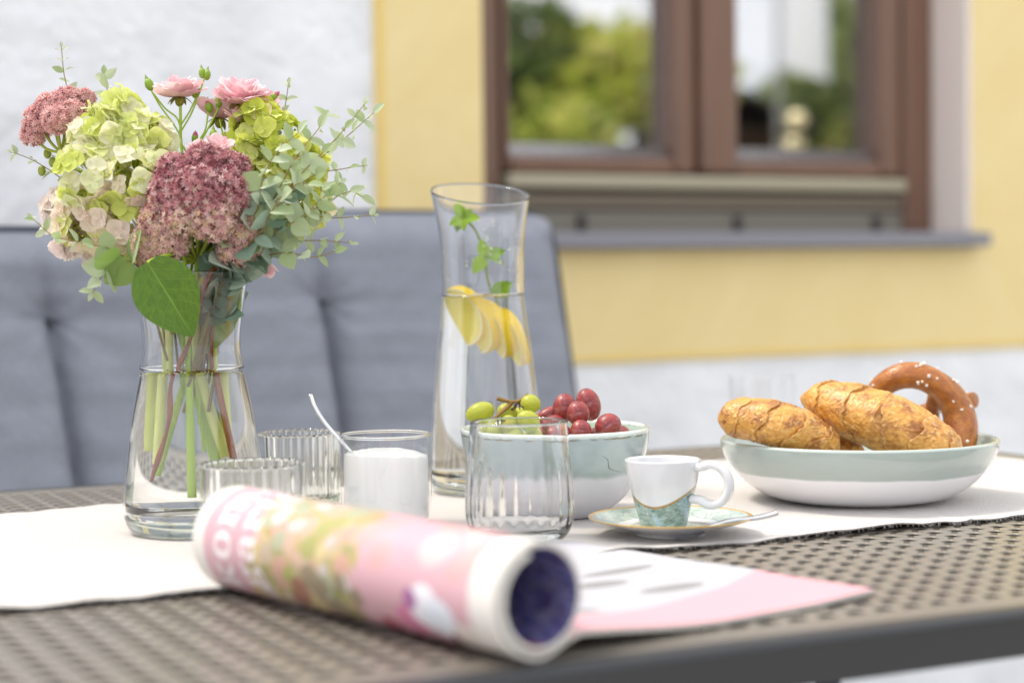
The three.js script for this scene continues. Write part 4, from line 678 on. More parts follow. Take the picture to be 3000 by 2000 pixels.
// ---------------------------------------------------------------- bouquet
{
  const D0 = 1.389, S = (x, y, d = 0) => spot(x, y, D0 + d), axis = VASE;
  const leafy = (hex, tr = 0.35, ro = 0.55, o = {}) => mat(hex, 0.95, { transmission: tr, thickness: 0, clearcoat: ro < 0.6 ? 0.25 : 0.05, clearcoatRoughness: 0.4, ...o });
  // a stalk from the flower head through mouth and neck of the vase to its cut end in the water
  const stalk = (head, dir, mouth, end, r, m, parent, L = 0.03) => part('stem', tube([head, head.clone().addScaledVector(dir, L), axis.clone().add(V3(mouth[0], 0.196, mouth[1])), axis.clone().add(V3(lerp(mouth[0], end[0], 0.42) * 0.8, 0.145, lerp(mouth[1], end[2], 0.42) * 0.8)), axis.clone().add(V3(end[0], end[1], end[2]))], (s) => r * (0.75 + 0.35 * s), 44, 10), m, parent);
  const paleStem = mat('#d2d97c', 0.5), greenStem = mat('#a6c23a', 0.5), brownStem = mat('#8c4a1e', 0.65), oliveStem = mat('#84703a', 0.6);
  // petals of the hydrangea florets: four rounded sepals
  const floretGeo = (s, cup, seed) => {
    reseed(seed); const gs = [];
    for (let k = 0; k < 4; k++) {
      const w = s * rr(0.85, 1.1), g = sheet(4, 5, (u, v) => { const q = (u - 0.5) * 2, wide = w * 0.62 * Math.pow(Math.sin(PI * (0.10 + 0.86 * v)), 0.75); return [q * wide, v * w, cup * w * v * v + 0.14 * w * q * q - 0.05 * w * Math.sin(v * 7 + k)]; });
      g.rotateX(rr(-0.25, 0.2)); g.rotateZ(k * PI / 2 + rr(-0.22, 0.22)); gs.push(g);
    }
    gs.push(ball(s * 0.09, s * 0.09, s * 0.09, 6, 5)); return mergeGeometries(gs);
  };
  const florets = [floretGeo(0.0088, 0.15, 1), floretGeo(0.0096, -0.12, 2), floretGeo(0.0080, 0.35, 3), floretGeo(0.0104, 0.05, 4)];
  function hydrangea(label, blobs, count, palette, seed, head, dir, mouth, end, pinkAt) {
    const t = thing('hydrangea', label, 'flower'); reseed(seed);
    const mats = palette.map((c) => leafy(c, 0.5, 0.7)), core = leafy('#a3ad2c', 0.1, 0.8);
    stalk(head, dir, mouth, end, 0.0030, paleStem, t);
    const tot = blobs.reduce((a, b) => a + b.r * b.r, 0), twigs = [];
    let n = 0, guard = 0;
    while (n < count && guard++ < count * 20) {
      let q = rr(0, tot), b = blobs[0]; for (const c of blobs) { q -= c.r * c.r; if (q <= 0) { b = c; break; } }
      const d = V3(rr(-1, 1), rr(-1, 1), rr(-0.75, 1)).normalize(); if (!isFinite(d.x)) continue;
      const p = b.p.clone().addScaledVector(d, b.r * rr(0.80, 1.04));
      if (blobs.some((c) => c !== b && c.p.distanceTo(p) < c.r * 0.72)) continue;
      const k = n % florets.length, w = pinkAt ? pinkAt(p) : 0, mi = rnd() < w ? mats.length - 1 - (rnd() < 0.5 ? 1 : 0) : Math.floor(rr(0, mats.length - 2));
      const f = part('floret', florets[k], mats[mi], t);
      f.position.copy(p); f.quaternion.setFromUnitVectors(V3(0, 0, 1), d.clone().add(V3(rr(-0.5, 0.5), rr(-0.45, 0.5), rr(-0.5, 0.5))).normalize()); f.rotateZ(rr(0, 6.3)); f.scale.setScalar(rr(0.75, 1.15));
      if (n % 3 === 0) twigs.push(tube([b.p.clone().lerp(head, 0.4), b.p.clone().addScaledVector(d, b.r * 0.5), p], 0.0005, 6, 5));
      n++;
    }
    part('twigs', mergeGeometries(twigs), core, t).userData.kind = 'stuff';
    const small = []; for (let i = 0; i < 260; i++) { const b = pick(blobs), d = V3(rr(-1, 1), rr(-1, 1), rr(-0.6, 1)).normalize(); small.push(ball(0.0011, 0.0011, 0.0011, 5, 4).translate(...b.p.clone().addScaledVector(d, b.r * rr(0.55, 0.82)).toArray())); }
    part('buds', mergeGeometries(small), mat('#a3ad2a', 0.6), t).userData.kind = 'stuff';
    return t;
  }
  const blob = (x, y, r, d) => ({ p: S(x, y, d), r: r * 1.2755 / 3814 });
  const low = (p) => smoothstep(p.y, TOP + 0.285, TOP + 0.235) * 0.65;
  hydrangea('large lime and cream hydrangea head filling the left of the bouquet', [blob(268, 255, 52, -0.01), blob(235, 320, 78, -0.015), blob(330, 330, 78, -0.01), blob(215, 410, 84, -0.025), blob(310, 415, 84, -0.03), blob(200, 500, 72, -0.02), blob(290, 500, 72, -0.03), blob(245, 545, 50, -0.02)], 290, ['#e3e88e', '#ecefaa', '#d5dc70', '#f0f2c8', '#f3efd2', '#f4e8d2', '#f3e2d6'], 101, S(270, 470), V3(0.35, -0.9, 0), [-0.02, 0.005], [-0.020, 0.052, 0.006], (p) => low(p) * 0.8);
  hydrangea('yellow-green hydrangea head at the right, half covered by eucalyptus', [blob(590, 300, 62, 0.02), blob(645, 335, 70, 0.02), blob(560, 360, 62, 0.02), blob(680, 395, 68, 0.025), blob(620, 430, 80, 0.025), blob(690, 470, 60, 0.03), blob(640, 515, 56, 0.025)], 270, ['#d9df58', '#e3e674', '#ccd54a', '#e9eb92', '#d3dc60', '#ebe5a4', '#ecdcb0'], 102, S(620, 500, 0.02), V3(-0.5, -0.85, 0), [0.022, -0.012], [0.016, 0.056, -0.012], (p) => 0.06);
  hydrangea('small white-pink hydrangea peeping out at the lower left of the bouquet', [blob(140, 500, 42, 0.01), blob(170, 545, 40, 0.0), blob(150, 470, 40, 0.02), blob(205, 560, 36, 0.005)], 64, ['#efe6dc', '#f3e9e4', '#ecdcd6', '#efd9d2', '#f0e2d8'], 103, S(190, 540, 0.01), V3(0.85, -0.5, 0), [-0.03, -0.01], [-0.024, 0.060, -0.010]);
  // sedum: domes of tiny star flowers
  const star = (() => { const gs = []; for (let k = 0; k < 5; k++) gs.push(sheet(1, 2, (u, v) => [(u - 0.5) * 0.0013 * Math.sin(PI * (0.2 + 0.75 * v)), 0.0027 * v, 0.0010 * v * v + 0.0004]).rotateZ(k * 2 * PI / 5)); gs.push(moved(ball(0.00065, 0.00065, 0.0009, 5, 4), 0, 0, 0.0008)); return mergeGeometries(gs); })();
  function sedum(label, blobs, per, colourAt, seed, head, dir, mouth, end) {
    const t = thing('sedum', label, 'flower'); reseed(seed);
    stalk(head, dir, mouth, end, 0.0026, greenStem, t);
    const br = [], list = [], core = [];
    for (const b of blobs) {
      br.push(tube([head.clone().lerp(b.p, 0.02), head.clone().lerp(b.p, 0.55).add(V3(0, -0.004, 0)), b.p], 0.0012, 10, 6));
      for (let i = 0; i < 9; i++) br.push(tube([b.p.clone(), b.p.clone().addScaledVector(V3(rr(-1, 1), rr(-0.2, 1), rr(-1, 1)).normalize(), b.r * 0.85)], 0.0004, 3, 4));
      const n = Math.round(per * b.r * b.r * 1e4);
      core.push(ball(b.r * 0.74, b.r * 0.70, b.r * 0.74, 12, 9).translate(...b.p.toArray()));
      for (let i = 0; i < n; i++) { const d = V3(rr(-1, 1), rr(-0.75, 1), rr(-0.7, 1)).normalize(), p = b.p.clone().addScaledVector(d, b.r * rr(0.76, 1.04)); if (!blobs.some((c) => c !== b && c.p.distanceTo(p) < c.r * 0.7)) list.push([p, d]); }
    }
    part('branch', mergeGeometries(br), mat('#9aa336', 0.55), t);
    part('bud_mass', mergeGeometries(core), mat('#9a5c5e', 0.9), t).userData.kind = 'stuff';
    const im = new THREE.InstancedMesh(star, mat('#ffffff', 0.95, { transmission: 0.3, thickness: 0 }), list.length), m = new THREE.Matrix4(), q = new THREE.Quaternion(), q2 = new THREE.Quaternion();
    list.forEach(([p, d], i) => { q.setFromUnitVectors(V3(0, 0, 1), d.clone().add(V3(rr(-0.5, 0.5), rr(-0.4, 0.6), rr(-0.4, 0.5))).normalize()).multiply(q2.setFromAxisAngle(V3(0, 0, 1), rr(0, 6))); const s = rr(0.75, 1.2); im.setMatrixAt(i, m.compose(p, q, V3(s, s, s * rr(0.9, 1.5)))); im.setColorAt(i, colourAt(p)); });
    im.name = 'star_flowers'; im.userData.kind = 'stuff'; t.add(im);
    return t;
  }
  const rose1 = ['#c07a80', '#cf9496', '#ab5f68', '#dbb0ae', '#e6c6c0', '#984c56', '#c8868a'], pale = ['#e0b3aa', '#e8c8b6', '#dcaaa6', '#ebd6bc', '#e3c0b6', '#d8be90'];
  const mixed = (p) => C(pick(rnd() < smoothstep(p.y, TOP + 0.262, TOP + 0.225) ? pale : rose1)).multiplyScalar(rr(0.85, 1.1));
  sedum('broad dusky pink sedum umbel in the middle of the bouquet', [blob(470, 378, 46, -0.052), blob(405, 402, 46, -0.052), blob(530, 400, 46, -0.05), blob(390, 450, 48, -0.058), blob(455, 440, 55, -0.066), blob(525, 450, 52, -0.06), blob(560, 480, 44, -0.05), blob(420, 495, 46, -0.066), blob(490, 500, 52, -0.068), blob(370, 510, 46, -0.056), blob(350, 560, 46, -0.052), blob(390, 555, 40, -0.058), blob(345, 592, 28, -0.05), blob(560, 530, 42, -0.055), blob(575, 560, 32, -0.05), blob(535, 575, 32, -0.055), blob(565, 588, 20, -0.05)], 330, mixed, 201, S(452, 600, -0.035), V3(-0.05, -1, 0.3), [0.0, 0.022], [0.0010, 0.028, 0.014]);
  sedum('arched pink sedum umbel at the upper left edge of the bouquet', [blob(190, 232, 28, 0.03), blob(155, 236, 34, 0.025), blob(118, 252, 38, 0.02), blob(90, 278, 36, 0.02), blob(75, 310, 26, 0.02), blob(130, 275, 32, 0.005), blob(165, 262, 30, 0.01)], 330, () => C(pick(['#e6b0ac', '#efc2bc', '#f0cbc4', '#dba09e', '#eab8b4'])).multiplyScalar(rr(0.85, 1.1)), 202, S(140, 352, 0.02), V3(0.5, -0.85, 0), [-0.028, -0.016], [0.010, 0.045, -0.016]);
  // roses: wrapped petals in whorls
  const petalGeo = (L, W, open, curl) => sheet(8, 9, (u, v) => {
    const s = (u - 0.5) * 2; let r = 0.0012, y = 0; const n = 10;
    for (let i = 0; i < n; i++) { const t = (i + 0.5) / n * v, ph = open * (1.45 - 0.95 * t) + curl * t ** 5; r += L * v / n * Math.sin(ph); y += L * v / n * Math.cos(ph); }
    const w = W * Math.pow(Math.sin(PI * (0.09 + 0.76 * v)), 0.65), th = s * Math.min(w / (r + 0.003), 1.15), edge = 0.0010 * s * s * v - 0.0005 * Math.sin(s * 5 + v * 3) * v;
    return [(r - edge) * Math.sin(th), y - 0.0022 * s * s * v * v, (r - edge) * Math.cos(th)];
  });
  const petals = [petalGeo(0.0150, 0.0062, 0.10, 0.5), petalGeo(0.0165, 0.0085, 0.38, 0.6), petalGeo(0.0180, 0.0105, 0.66, 0.8), petalGeo(0.0190, 0.0115, 0.92, 0.9), petalGeo(0.0195, 0.0118, 1.15, 0.8)];
  const sepalG = leafGeo(0.011, 0.004, { fold: 0.2, droop: 0.4, n: 6, m: 4 }), sepalM = mat('#7d7a22', 0.6), budG = ball(0.0042, 0.0062, 0.0042, 12, 10);
  const pinkMats = ['#f3cbd0', '#f6d5d8', '#efbfc6', '#f8dfdf'].map((c) => leafy(c, 0.4, 0.6)), deepPink = mat('#b3536a', 0.6);
  function rose(parent, p, dir, whorls, scale, seed) {
    reseed(seed); const h = new THREE.Group(); h.name = 'rose_head'; parent.add(h); aim(h, p, dir, V3(0, 0, 1)); h.scale.setScalar(scale);
    whorls.forEach(([g, n], wi) => { for (let i = 0; i < n; i++) { const m = part('petal', petals[g], pick(pinkMats), h); m.rotation.set(rr(-0.12, 0.12), (i + rr(-0.25, 0.25)) / n * 2 * PI + wi * 0.7, rr(-0.12, 0.12)); m.scale.setScalar(rr(0.85, 1.1)); } });
    for (let i = 0; i < 5; i++) { const a = i / 5 * 2 * PI, m = part('sepal', sepalG, sepalM, h); aim(m, V3(0, 0, 0), V3(Math.cos(a), -0.15, Math.sin(a)), V3(0, 1, 0)); }
    part('hip', ball(0.0032, 0.004, 0.0032, 10, 8).translate(0, -0.003, 0), sepalM, h);
    return h;
  }
  const bud = (parent, p, dir, s = 1, pink = 0) => { const h = new THREE.Group(); h.name = 'bud'; parent.add(h); aim(h, p, dir); h.scale.setScalar(s * 0.72); part('calyx', budG, mat('#7f9c28', 0.5), h); if (pink) part('petal', ball(0.0036, 0.0066, 0.0036, 10, 8).translate(0, 0.0022, 0), deepPink, h); for (let i = 0; i < 3; i++) { const m = part('sepal', sepalG, mat('#8aa53a', 0.5), h); aim(m, V3(0, 0.001, 0), V3(0.35 * Math.cos(i * 2.1), 1, 0.35 * Math.sin(i * 2.1)), V3(Math.cos(i * 2.1), 0, Math.sin(i * 2.1))); m.scale.set(0.8, 0.85, 0.8); } return h; };
  const twig = (parent, pts, r = 0.0007, m = greenStem) => part('stem', tube(pts, r, 18, 7), m, parent);
  {
    const d = 0.03, t = thing('rose_spray', 'spray of a pink rose between green buds rising at the top of the bouquet', 'flower');
    rose(t, S(411, 222, d), V3(-0.02, 1, 0.05), [[0, 5], [1, 6], [2, 7], [3, 8], [4, 6]], 1.12, 301);
    twig(t, [S(413, 222, d), S(414, 265, d), S(415, 330, d), S(430, 430, d - 0.01), S(452, 560, d - 0.02), axis.clone().add(V3(0.006, 0.196, -0.01)), axis.clone().add(V3(0.0, 0.14, -0.01)), axis.clone().add(V3(-0.021, 0.042, -0.006))], (s) => 0.0011 + 0.0012 * s);
    bud(t, S(342, 194, d), V3(-0.35, 0.9, 0), 1.15); bud(t, S(464, 168, d), V3(-0.1, 1, 0), 0.95); bud(t, S(475, 172, d), V3(0.15, 1, 0), 0.95); bud(t, S(449, 216, d), V3(0.6, 0.8, 0.2), 0.8, 1);
    twig(t, [S(346, 206, d), S(365, 240, d), S(400, 288, d), S(414, 312, d)]); twig(t, [S(348, 210, d - 0.004), S(380, 250, d), S(405, 270, d), S(414, 292, d)]); twig(t, [S(468, 182, d), S(455, 220, d), S(438, 262, d), S(416, 300, d)]); twig(t, [S(450, 224, d), S(435, 255, d), S(416, 285, d)]);
    twig(t, [S(416, 330, d), S(440, 370, d), S(447, 392, d)]);
  }
  {
    const d = 0.025, t = thing('rose_spray', 'spray of large pale pink roses at the top right of the bouquet', 'flower');
    rose(t, S(553, 236, d), V3(0.16, 1, 0.30), [[0, 5], [1, 7], [2, 8], [3, 9], [4, 7]], 1.25, 302);
    rose(t, S(590, 248, d + 0.01), V3(0.55, 0.8, 0.3), [[0, 4], [1, 6], [2, 7], [3, 7]], 1.05, 305);
    rose(t, S(504, 272, d + 0.01), V3(0.05, 1, -0.25), [[1, 4], [2, 6], [3, 7]], 1.15, 303);
    rose(t, S(543, 282, d - 0.005), V3(0.0, 1, 0.1), [[0, 4], [1, 5], [2, 5]], 0.85, 304);
    bud(t, S(502, 234, d), V3(0.05, 1, 0), 1.05); bud(t, S(490, 312, d - 0.02), V3(0, 1, 0), 1.15); bud(t, S(447, 318, d), V3(0.1, 1, 0), 0.9, 1); bud(t, S(480, 245, d), V3(-0.15, 1, 0), 1.1, 1); bud(t, S(628, 222, d), V3(0.7, 0.6, 0), 0.9, 1);
    twig(t, [S(504, 274, d), S(512, 310, d), S(530, 360, d), S(520, 470, d)]); twig(t, [S(553, 240, d), S(545, 300, d), S(535, 370, d), S(515, 500, d), axis.clone().add(V3(0.015, 0.196, -0.004)), axis.clone().add(V3(0.012, 0.14, 0)), axis.clone().add(V3(0.026, 0.050, 0.004))], (s) => 0.001 + 0.0014 * s, brownStem);
    twig(t, [S(478, 255, d), S(470, 300, d), S(452, 330, d), S(446, 345, d)]); twig(t, [S(490, 322, d - 0.02), S(488, 350, d - 0.02), S(485, 400, d - 0.02)]); twig(t, [S(502, 246, d), S(480, 290, d), S(455, 335, d)]); twig(t, [S(590, 250, d + 0.01), S(570, 300, d), S(540, 350, d)]);
  }
  { const t = thing('rose_bud', 'single pink rosebud hanging beside the rim of the vase', 'flower'), h = rose(t, S(613, 596, -0.03), V3(0.25, -1, 0.2), [[0, 3], [1, 5]], 0.85, 306); twig(t, [S(612, 594, -0.03), S(595, 585, -0.028), S(570, 592, -0.02), S(545, 615, -0.01), axis.clone().add(V3(0.02, 0.17, 0.006)), axis.clone().add(V3(0.012, 0.11, 0.004))], 0.0006); }
  { const t = thing('rose', 'half hidden pink rose between the hydrangea and the sedum', 'flower'); rose(t, S(500, 352, -0.03), V3(0.3, 0.9, 0.3), [[0, 4], [1, 5], [2, 6]], 0.85, 307); rose(t, S(455, 350, -0.02), V3(-0.2, 0.9, 0.3), [[1, 4], [2, 5]], 0.7, 308); twig(t, [S(500, 352, -0.03), S(490, 420, -0.03), S(478, 520, -0.02), S(465, 600, -0.01), axis.clone().add(V3(0.006, 0.15, 0.0)), axis.clone().add(V3(0.004, 0.08, 0.002))], 0.001); }
  // eucalyptus: pairs of round grey-green leaves
  const eu = [['#9cb09a', 0.3], ['#869c86', 0.25], ['#aebda6', 0.35], ['#6e8870', 0.25], ['#a6b886', 0.35]].map(([c, tr]) => leafy(c, tr, 0.5)), euLight = ['#b6c498', '#a6b882', '#c2ceaa'].map((c) => leafy(c, 0.5, 0.5)), euBig = ['#7d9c46', '#8aa552'].map((c) => leafy(c, 0.4, 0.5));
  const disc = leafGeo(1, 0.86, { fold: 0.10, droop: 0.12, n: 10, m: 8, tip: 0.95, base: 0.12 }), oval = leafGeo(1, 0.52, { fold: 0.16, droop: 0.2, n: 10, m: 6 });
  function sprig(label, pts, { pairs = 8, big = 0.014, small = 0.006, from = 0.3, set = eu, seed = 1, r = 0.0009, narrow = 0.3, stem = oliveStem, group = 'eucalyptus sprigs' } = {}) {
    reseed(seed); const t = thing('eucalyptus_sprig', label, 'foliage', V3(), 0, group), P = pts.map((p) => (p.isVector3 ? p : S(...p))), cv = new THREE.CatmullRomCurve3(P, false, 'centripetal');
    part('stem', tube(P, (s) => r * (1.2 - 0.85 * s), 40, 7), stem, t);
    for (let i = 0; i < pairs; i++) {
      const s = lerp(from, 0.99, i / (pairs - 1)), p = cv.getPointAt(s), tn = cv.getTangentAt(s), side = tn.clone().cross(V3(0, 0, 1)).normalize(), bi = tn.clone().cross(side), a = (i % 2) * PI / 2 + rr(-0.5, 0.5), size = lerp(big, small, Math.pow((s - from) / (1 - from), 0.8)) * rr(0.85, 1.15);
      for (const k of [0, PI]) {
        const o = side.clone().multiplyScalar(Math.cos(a + k)).addScaledVector(bi, Math.sin(a + k)), m = part('leaf', rnd() < narrow || s > 0.85 ? oval : disc, pick(s > 0.72 ? euLight : set), t);
        aim(m, p, o.addScaledVector(tn, rr(0.35, 0.8)), V3(rr(-0.6, 0.6), rr(-0.1, 0.9), rr(0.1, 1))); m.scale.setScalar(size * 1.5);
      }
    }
    const tip = part('leaf', oval, pick(euLight), t); aim(tip, cv.getPointAt(1), cv.getTangentAt(1)); tip.scale.setScalar(small * 0.9);
    return t;
  }
  const mouth = (x, z) => axis.clone().add(V3(x, 0.192, z)), into = (x, z, h, z2 = z) => axis.clone().add(V3(x, h, z2));
  sprig('eucalyptus sprig reaching to the upper right, crossing the yellow plaster', [into(0.0, 0.0, 0.10), mouth(0.022, 0.008), [600, 500, -0.055], [690, 400, -0.05], [765, 325, -0.035], [838, 238, 0]], { seed: 1, pairs: 14, big: 0.0150, small: 0.006 });
  sprig('eucalyptus sprig with long leaves under the topmost right one', [into(0.01, 0.004, 0.09), mouth(0.028, 0.0), [640, 460, -0.035], [740, 360, -0.02], [800, 310, 0.0], [862, 255, 0.03]], { seed: 2, pairs: 14, big: 0.0140, small: 0.0075, narrow: 0.6 });
  sprig('eucalyptus sprig pointing level to the right below the hydrangea top', [into(0.005, -0.006, 0.1), mouth(0.03, -0.004), [630, 480, -0.06], [720, 402, -0.05], [785, 388, -0.04], [838, 380, -0.02]], { seed: 3, pairs: 13, big: 0.0155, small: 0.0055 });
  sprig('eucalyptus sprig whose fine pale tip lies before the bench cushion', [into(-0.004, 0.01, 0.09), mouth(0.026, 0.016), [610, 520, -0.04], [690, 498, -0.045], [770, 500, -0.04], [858, 494, -0.04]], { seed: 4, pairs: 15, big: 0.0145, small: 0.005 });
  sprig('eucalyptus sprig with round leaves right of the vase mouth', [into(0.0, 0.016, 0.11), mouth(0.03, 0.02), [580, 585, -0.04], [650, 558, -0.05], [730, 552, -0.05], [808, 558, -0.05]], { seed: 5, pairs: 14, big: 0.0160, small: 0.0060, narrow: 0.15 });
  sprig('eucalyptus sprig with bright round leaves at the far right of the bouquet', [into(0.012, -0.01, 0.1), mouth(0.03, -0.01), [650, 520, -0.05], [740, 470, -0.045], [800, 440, -0.03], [832, 452, 0]], { seed: 6, pairs: 14, big: 0.0150, small: 0.008, narrow: 0.1 });
  sprig('eucalyptus sprig standing upright behind the right hydrangea', [into(0.006, -0.012, 0.12), mouth(0.02, -0.015), [600, 460, 0.04], [630, 330, 0.04], [655, 240, 0.04], [662, 192, 0.04]], { seed: 7, pairs: 14, big: 0.0130, small: 0.0065, from: 0.45 });
  sprig('grey eucalyptus sprig in front of the right hydrangea', [into(0.006, 0.014, 0.12), mouth(0.022, 0.018), [590, 480, -0.065], [605, 400, -0.07], [640, 345, -0.07], [690, 300, -0.06]], { seed: 8, pairs: 14, big: 0.0165, small: 0.009, from: 0.35, narrow: 0.25 });
  sprig('eucalyptus sprig with broad grey leaves beside the sedum', [into(0.004, 0.016, 0.12), mouth(0.026, 0.02), [600, 530, -0.07], [640, 460, -0.075], [690, 420, -0.07], [745, 440, -0.06]], { seed: 21, pairs: 11, big: 0.0170, small: 0.010, from: 0.38, narrow: 0.2 });
  sprig('eucalyptus sprig fanning out level with the middle of the sedum', [into(0.006, 0.012, 0.12), mouth(0.028, 0.014), [620, 540, -0.06], [690, 500, -0.065], [740, 455, -0.06], [782, 420, -0.05]], { seed: 23, pairs: 11, big: 0.0165, small: 0.008, from: 0.4, narrow: 0.25 });
  sprig('eucalyptus sprig rising steeply before the right hydrangea', [into(0.008, 0.01, 0.12), mouth(0.026, 0.012), [620, 470, -0.04], [680, 360, -0.04], [735, 290, -0.03], [748, 262, -0.02]], { seed: 24, pairs: 11, big: 0.0160, small: 0.008, from: 0.4, narrow: 0.3 });
  sprig('eucalyptus sprig drooping lowest at the right of the bouquet', [into(0.002, 0.018, 0.12), mouth(0.03, 0.022), [600, 592, -0.05], [660, 580, -0.06], [720, 590, -0.06], [775, 575, -0.055]], { seed: 22, pairs: 10, big: 0.0150, small: 0.007, narrow: 0.2 });
  sprig('eucalyptus sprig with small leaves at the top left of the bouquet', [into(-0.012, -0.012, 0.12), mouth(-0.022, -0.015), [250, 420, 0.05], [175, 260, 0.05], [148, 180, 0.05], [140, 108, 0.05]], { seed: 9, pairs: 13, big: 0.0095, small: 0.0055, from: 0.66, set: euLight });
  sprig('eucalyptus sprig leaning left under the arched sedum', [into(-0.016, 0.0, 0.12), mouth(-0.03, 0), [240, 500, 0.03], [140, 410, 0.03], [75, 368, 0.025], [30, 350, 0.02]], { seed: 10, pairs: 7, big: 0.010, small: 0.006, from: 0.62, set: euLight });
  sprig('eucalyptus sprig at the left below the lime hydrangea', [into(-0.016, 0.012, 0.13), mouth(-0.034, 0.014), [260, 575, -0.06], [180, 556, -0.06], [120, 540, -0.06], [72, 500, -0.06]], { seed: 11, pairs: 6, big: 0.0095, small: 0.006, from: 0.62, set: euLight });
  sprig('short eucalyptus sprig hanging down at the left of the vase mouth', [into(-0.01, 0.02, 0.15), mouth(-0.03, 0.022), [300, 600, -0.06], [262, 604, -0.06], [232, 636, -0.06], [212, 672, -0.06]], { seed: 12, pairs: 5, big: 0.0205, small: 0.0085, from: 0.62, set: euBig, narrow: 0.1 });
  sprig('eucalyptus twig bearing one big round leaf above the lime hydrangea', [into(-0.006, -0.014, 0.13), mouth(-0.015, -0.018), [300, 420, 0.05], [265, 280, 0.05], [245, 205, 0.05], [240, 172, 0.05]], { seed: 13, pairs: 3, big: 0.0115, small: 0.010, from: 0.93, set: euBig, narrow: 0 });
  // filler twigs of tiny buds at the upper left
  { const t = thing('bud_twig', 'thin twig of small green seed buds under the arched sedum', 'foliage'), m = mat('#8f9a3c', 0.6); for (const [x, y] of [[155, 338], [120, 372], [108, 352], [95, 392]]) { twig(t, [S(x, y, 0.03), S(lerp(x, 230, 0.5), lerp(y, 420, 0.4), 0.03), S(230, 420, 0.03)], 0.0004, greenStem); part('bud', ball(0.0032, 0.0042, 0.0032, 10, 8).translate(...S(x, y, 0.03).toArray()), m, t); } twig(t, [S(230, 420, 0.03), S(330, 560, 0.01), mouth(-0.012, -0.004), into(-0.006, 0.0, 0.1)], 0.0007); }
  // big hydrangea leaves
  const veinMap = tex(256, 512, (u, v) => { const s = Math.abs(u - 0.5) * 2, ridge = smoothstep(s, 0.03, 0.0), side = smoothstep(Math.abs(((v * 7 - s * 1.7) % 1 + 1) % 1 - 0.5), 0.06, 0.0) * 0.8, n = tileFbm(u, v, 14, 4, 2); let c = mixc([0.27, 0.40, 0.03], [0.38, 0.52, 0.06], 0.5 + 0.9 * n); return mixc(c, [0.52, 0.66, 0.26], Math.max(ridge, side * 0.45)); });
  const veinBump = tex(256, 512, (u, v) => { const s = Math.abs(u - 0.5) * 2; return 0.7 - 0.4 * smoothstep(s, 0.05, 0.0) - 0.3 * smoothstep(Math.abs(((v * 7 - s * 1.7) % 1 + 1) % 1 - 0.5), 0.1, 0.0) + 0.15 * tileFbm(u, v, 40, 2); }, { srgb: false });
  const bigM = mat('#ffffff', 0.95, { clearcoat: 0.35, clearcoatRoughness: 0.35, map: veinMap, bumpMap: veinBump, bumpScale: 0.0008, transmission: 0.22, thickness: 0 }), paleLeaf = leafy('#a9bf78', 0.5, 0.5, { map: null, bumpMap: veinBump, bumpScale: 0.0006 });
  const bigG = leafGeo(0.064, 0.047, { fold: 0.14, droop: 0.10, serr: 0.02, n: 28, m: 16, tip: 1.0, base: 0.2 });
  { const t = thing('hydrangea_leaf', 'large dark green veined leaf hanging over the front rim of the vase', 'leaf'), l = part('blade', bigG, bigM, t); aim(l, S(338, 602, -0.082), V3(0.56, -0.92, 0.06), V3(0.10, 0.15, 1)); twig(t, [S(338, 602, -0.082), S(372, 588, -0.074), S(420, 590, -0.05), mouth(0.0, 0.02), into(0.0, 0.014, 0.15)], 0.0012, greenStem); }
  { const t = thing('hydrangea_leaf', 'pale green leaf seen through the right side of the vase neck', 'leaf'), l = part('blade', bigG, paleLeaf, t); aim(l, axis.clone().add(V3(0.028, 0.192, 0.002)), V3(-0.30, -1, 0.1), V3(-0.2, 0.1, 1)); l.scale.set(0.85, 0.95, 0.8); twig(t, [axis.clone().add(V3(0.028, 0.192, 0.002)), S(520, 600, -0.01), S(500, 580, 0)], 0.001); }
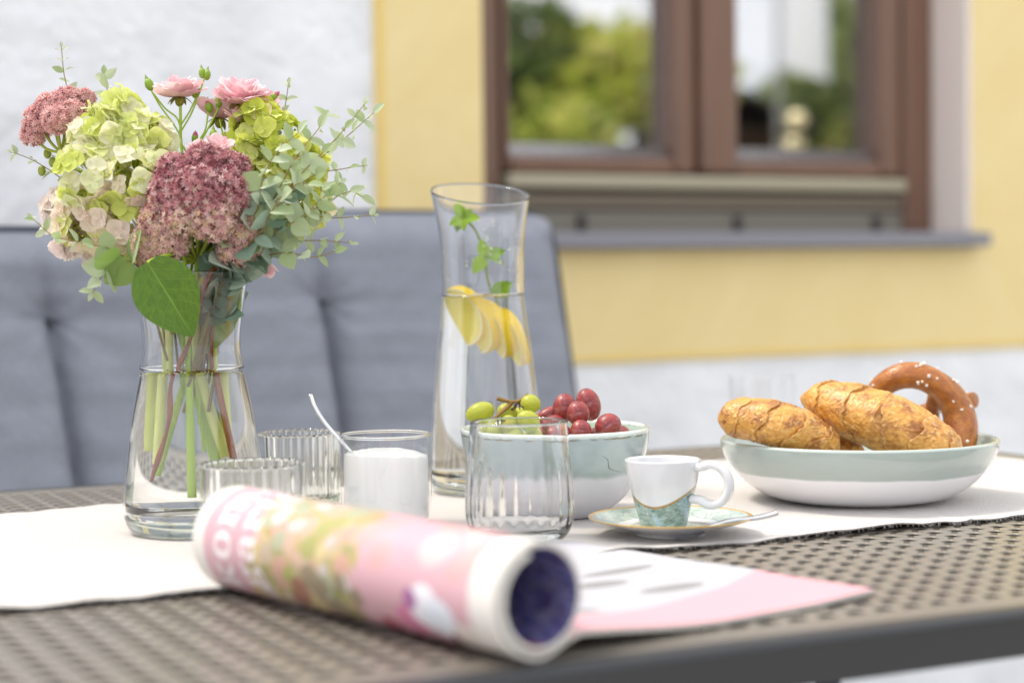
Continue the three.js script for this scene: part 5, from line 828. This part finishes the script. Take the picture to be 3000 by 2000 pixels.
  { const t = thing('hydrangea_leaf', 'dull grey-green leaf inside the vase neck behind the brown stalk', 'leaf'), l = part('blade', bigG, leafy('#7d9a5e', 0.4, 0.55), t); aim(l, axis.clone().add(V3(0.004, 0.185, -0.012)), V3(0.05, -1, -0.1), V3(0.3, 0, 1)); l.scale.set(0.7, 0.8, 0.7); twig(t, [axis.clone().add(V3(0.004, 0.185, -0.012)), S(470, 600, 0.0), S(465, 580, 0)], 0.001); }
  // loose dark foliage that closes the heart of the bouquet
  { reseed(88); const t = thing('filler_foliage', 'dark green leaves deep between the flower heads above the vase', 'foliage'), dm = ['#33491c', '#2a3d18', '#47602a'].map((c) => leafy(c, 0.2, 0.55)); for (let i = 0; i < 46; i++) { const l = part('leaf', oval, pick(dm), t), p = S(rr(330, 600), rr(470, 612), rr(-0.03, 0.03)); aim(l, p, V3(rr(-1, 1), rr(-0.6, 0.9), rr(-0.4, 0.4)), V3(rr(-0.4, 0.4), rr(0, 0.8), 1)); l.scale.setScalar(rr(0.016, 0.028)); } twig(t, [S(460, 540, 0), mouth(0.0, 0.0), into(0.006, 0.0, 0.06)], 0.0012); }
  // bare stalks seen through the glass
  const loose = (label, pts, r, m) => { const t = thing('flower_stalk', label, 'stalk'); part('stem', tube(pts, r, 36, 10), m, t); return t; };
  loose('brown woody stalk slanting to the lower left in the vase', [S(505, 610, -0.035), axis.clone().add(V3(0.020, 0.196, 0.024)), axis.clone().add(V3(0.004, 0.150, 0.020)), axis.clone().add(V3(-0.010, 0.115, 0.018)), axis.clone().add(V3(-0.012, 0.085, 0.018)), axis.clone().add(V3(-0.024, 0.040, 0.016))], (s) => 0.0016 + 0.0004 * Math.sin(s * 30), brownStem);
  loose('thick pale green stalk at the right of the vase', [S(520, 600, 0), mouth(0.012, 0.012), into(0.004, 0.006, 0.145), into(0.008, 0.0, 0.10), into(0.018, -0.004, 0.056)], 0.0032, paleStem);
  loose('brown twig close to the right wall of the vase', [S(545, 600, 0), mouth(0.022, 0.008), into(0.016, 0.008, 0.14), into(0.019, 0.008, 0.10), into(0.025, 0.006, 0.054)], 0.0015, brownStem);
}
scene.traverse((o) => { if (o.isMesh) o.castShadow = o.receiveShadow = true; });
renderer.render(scene, camera);
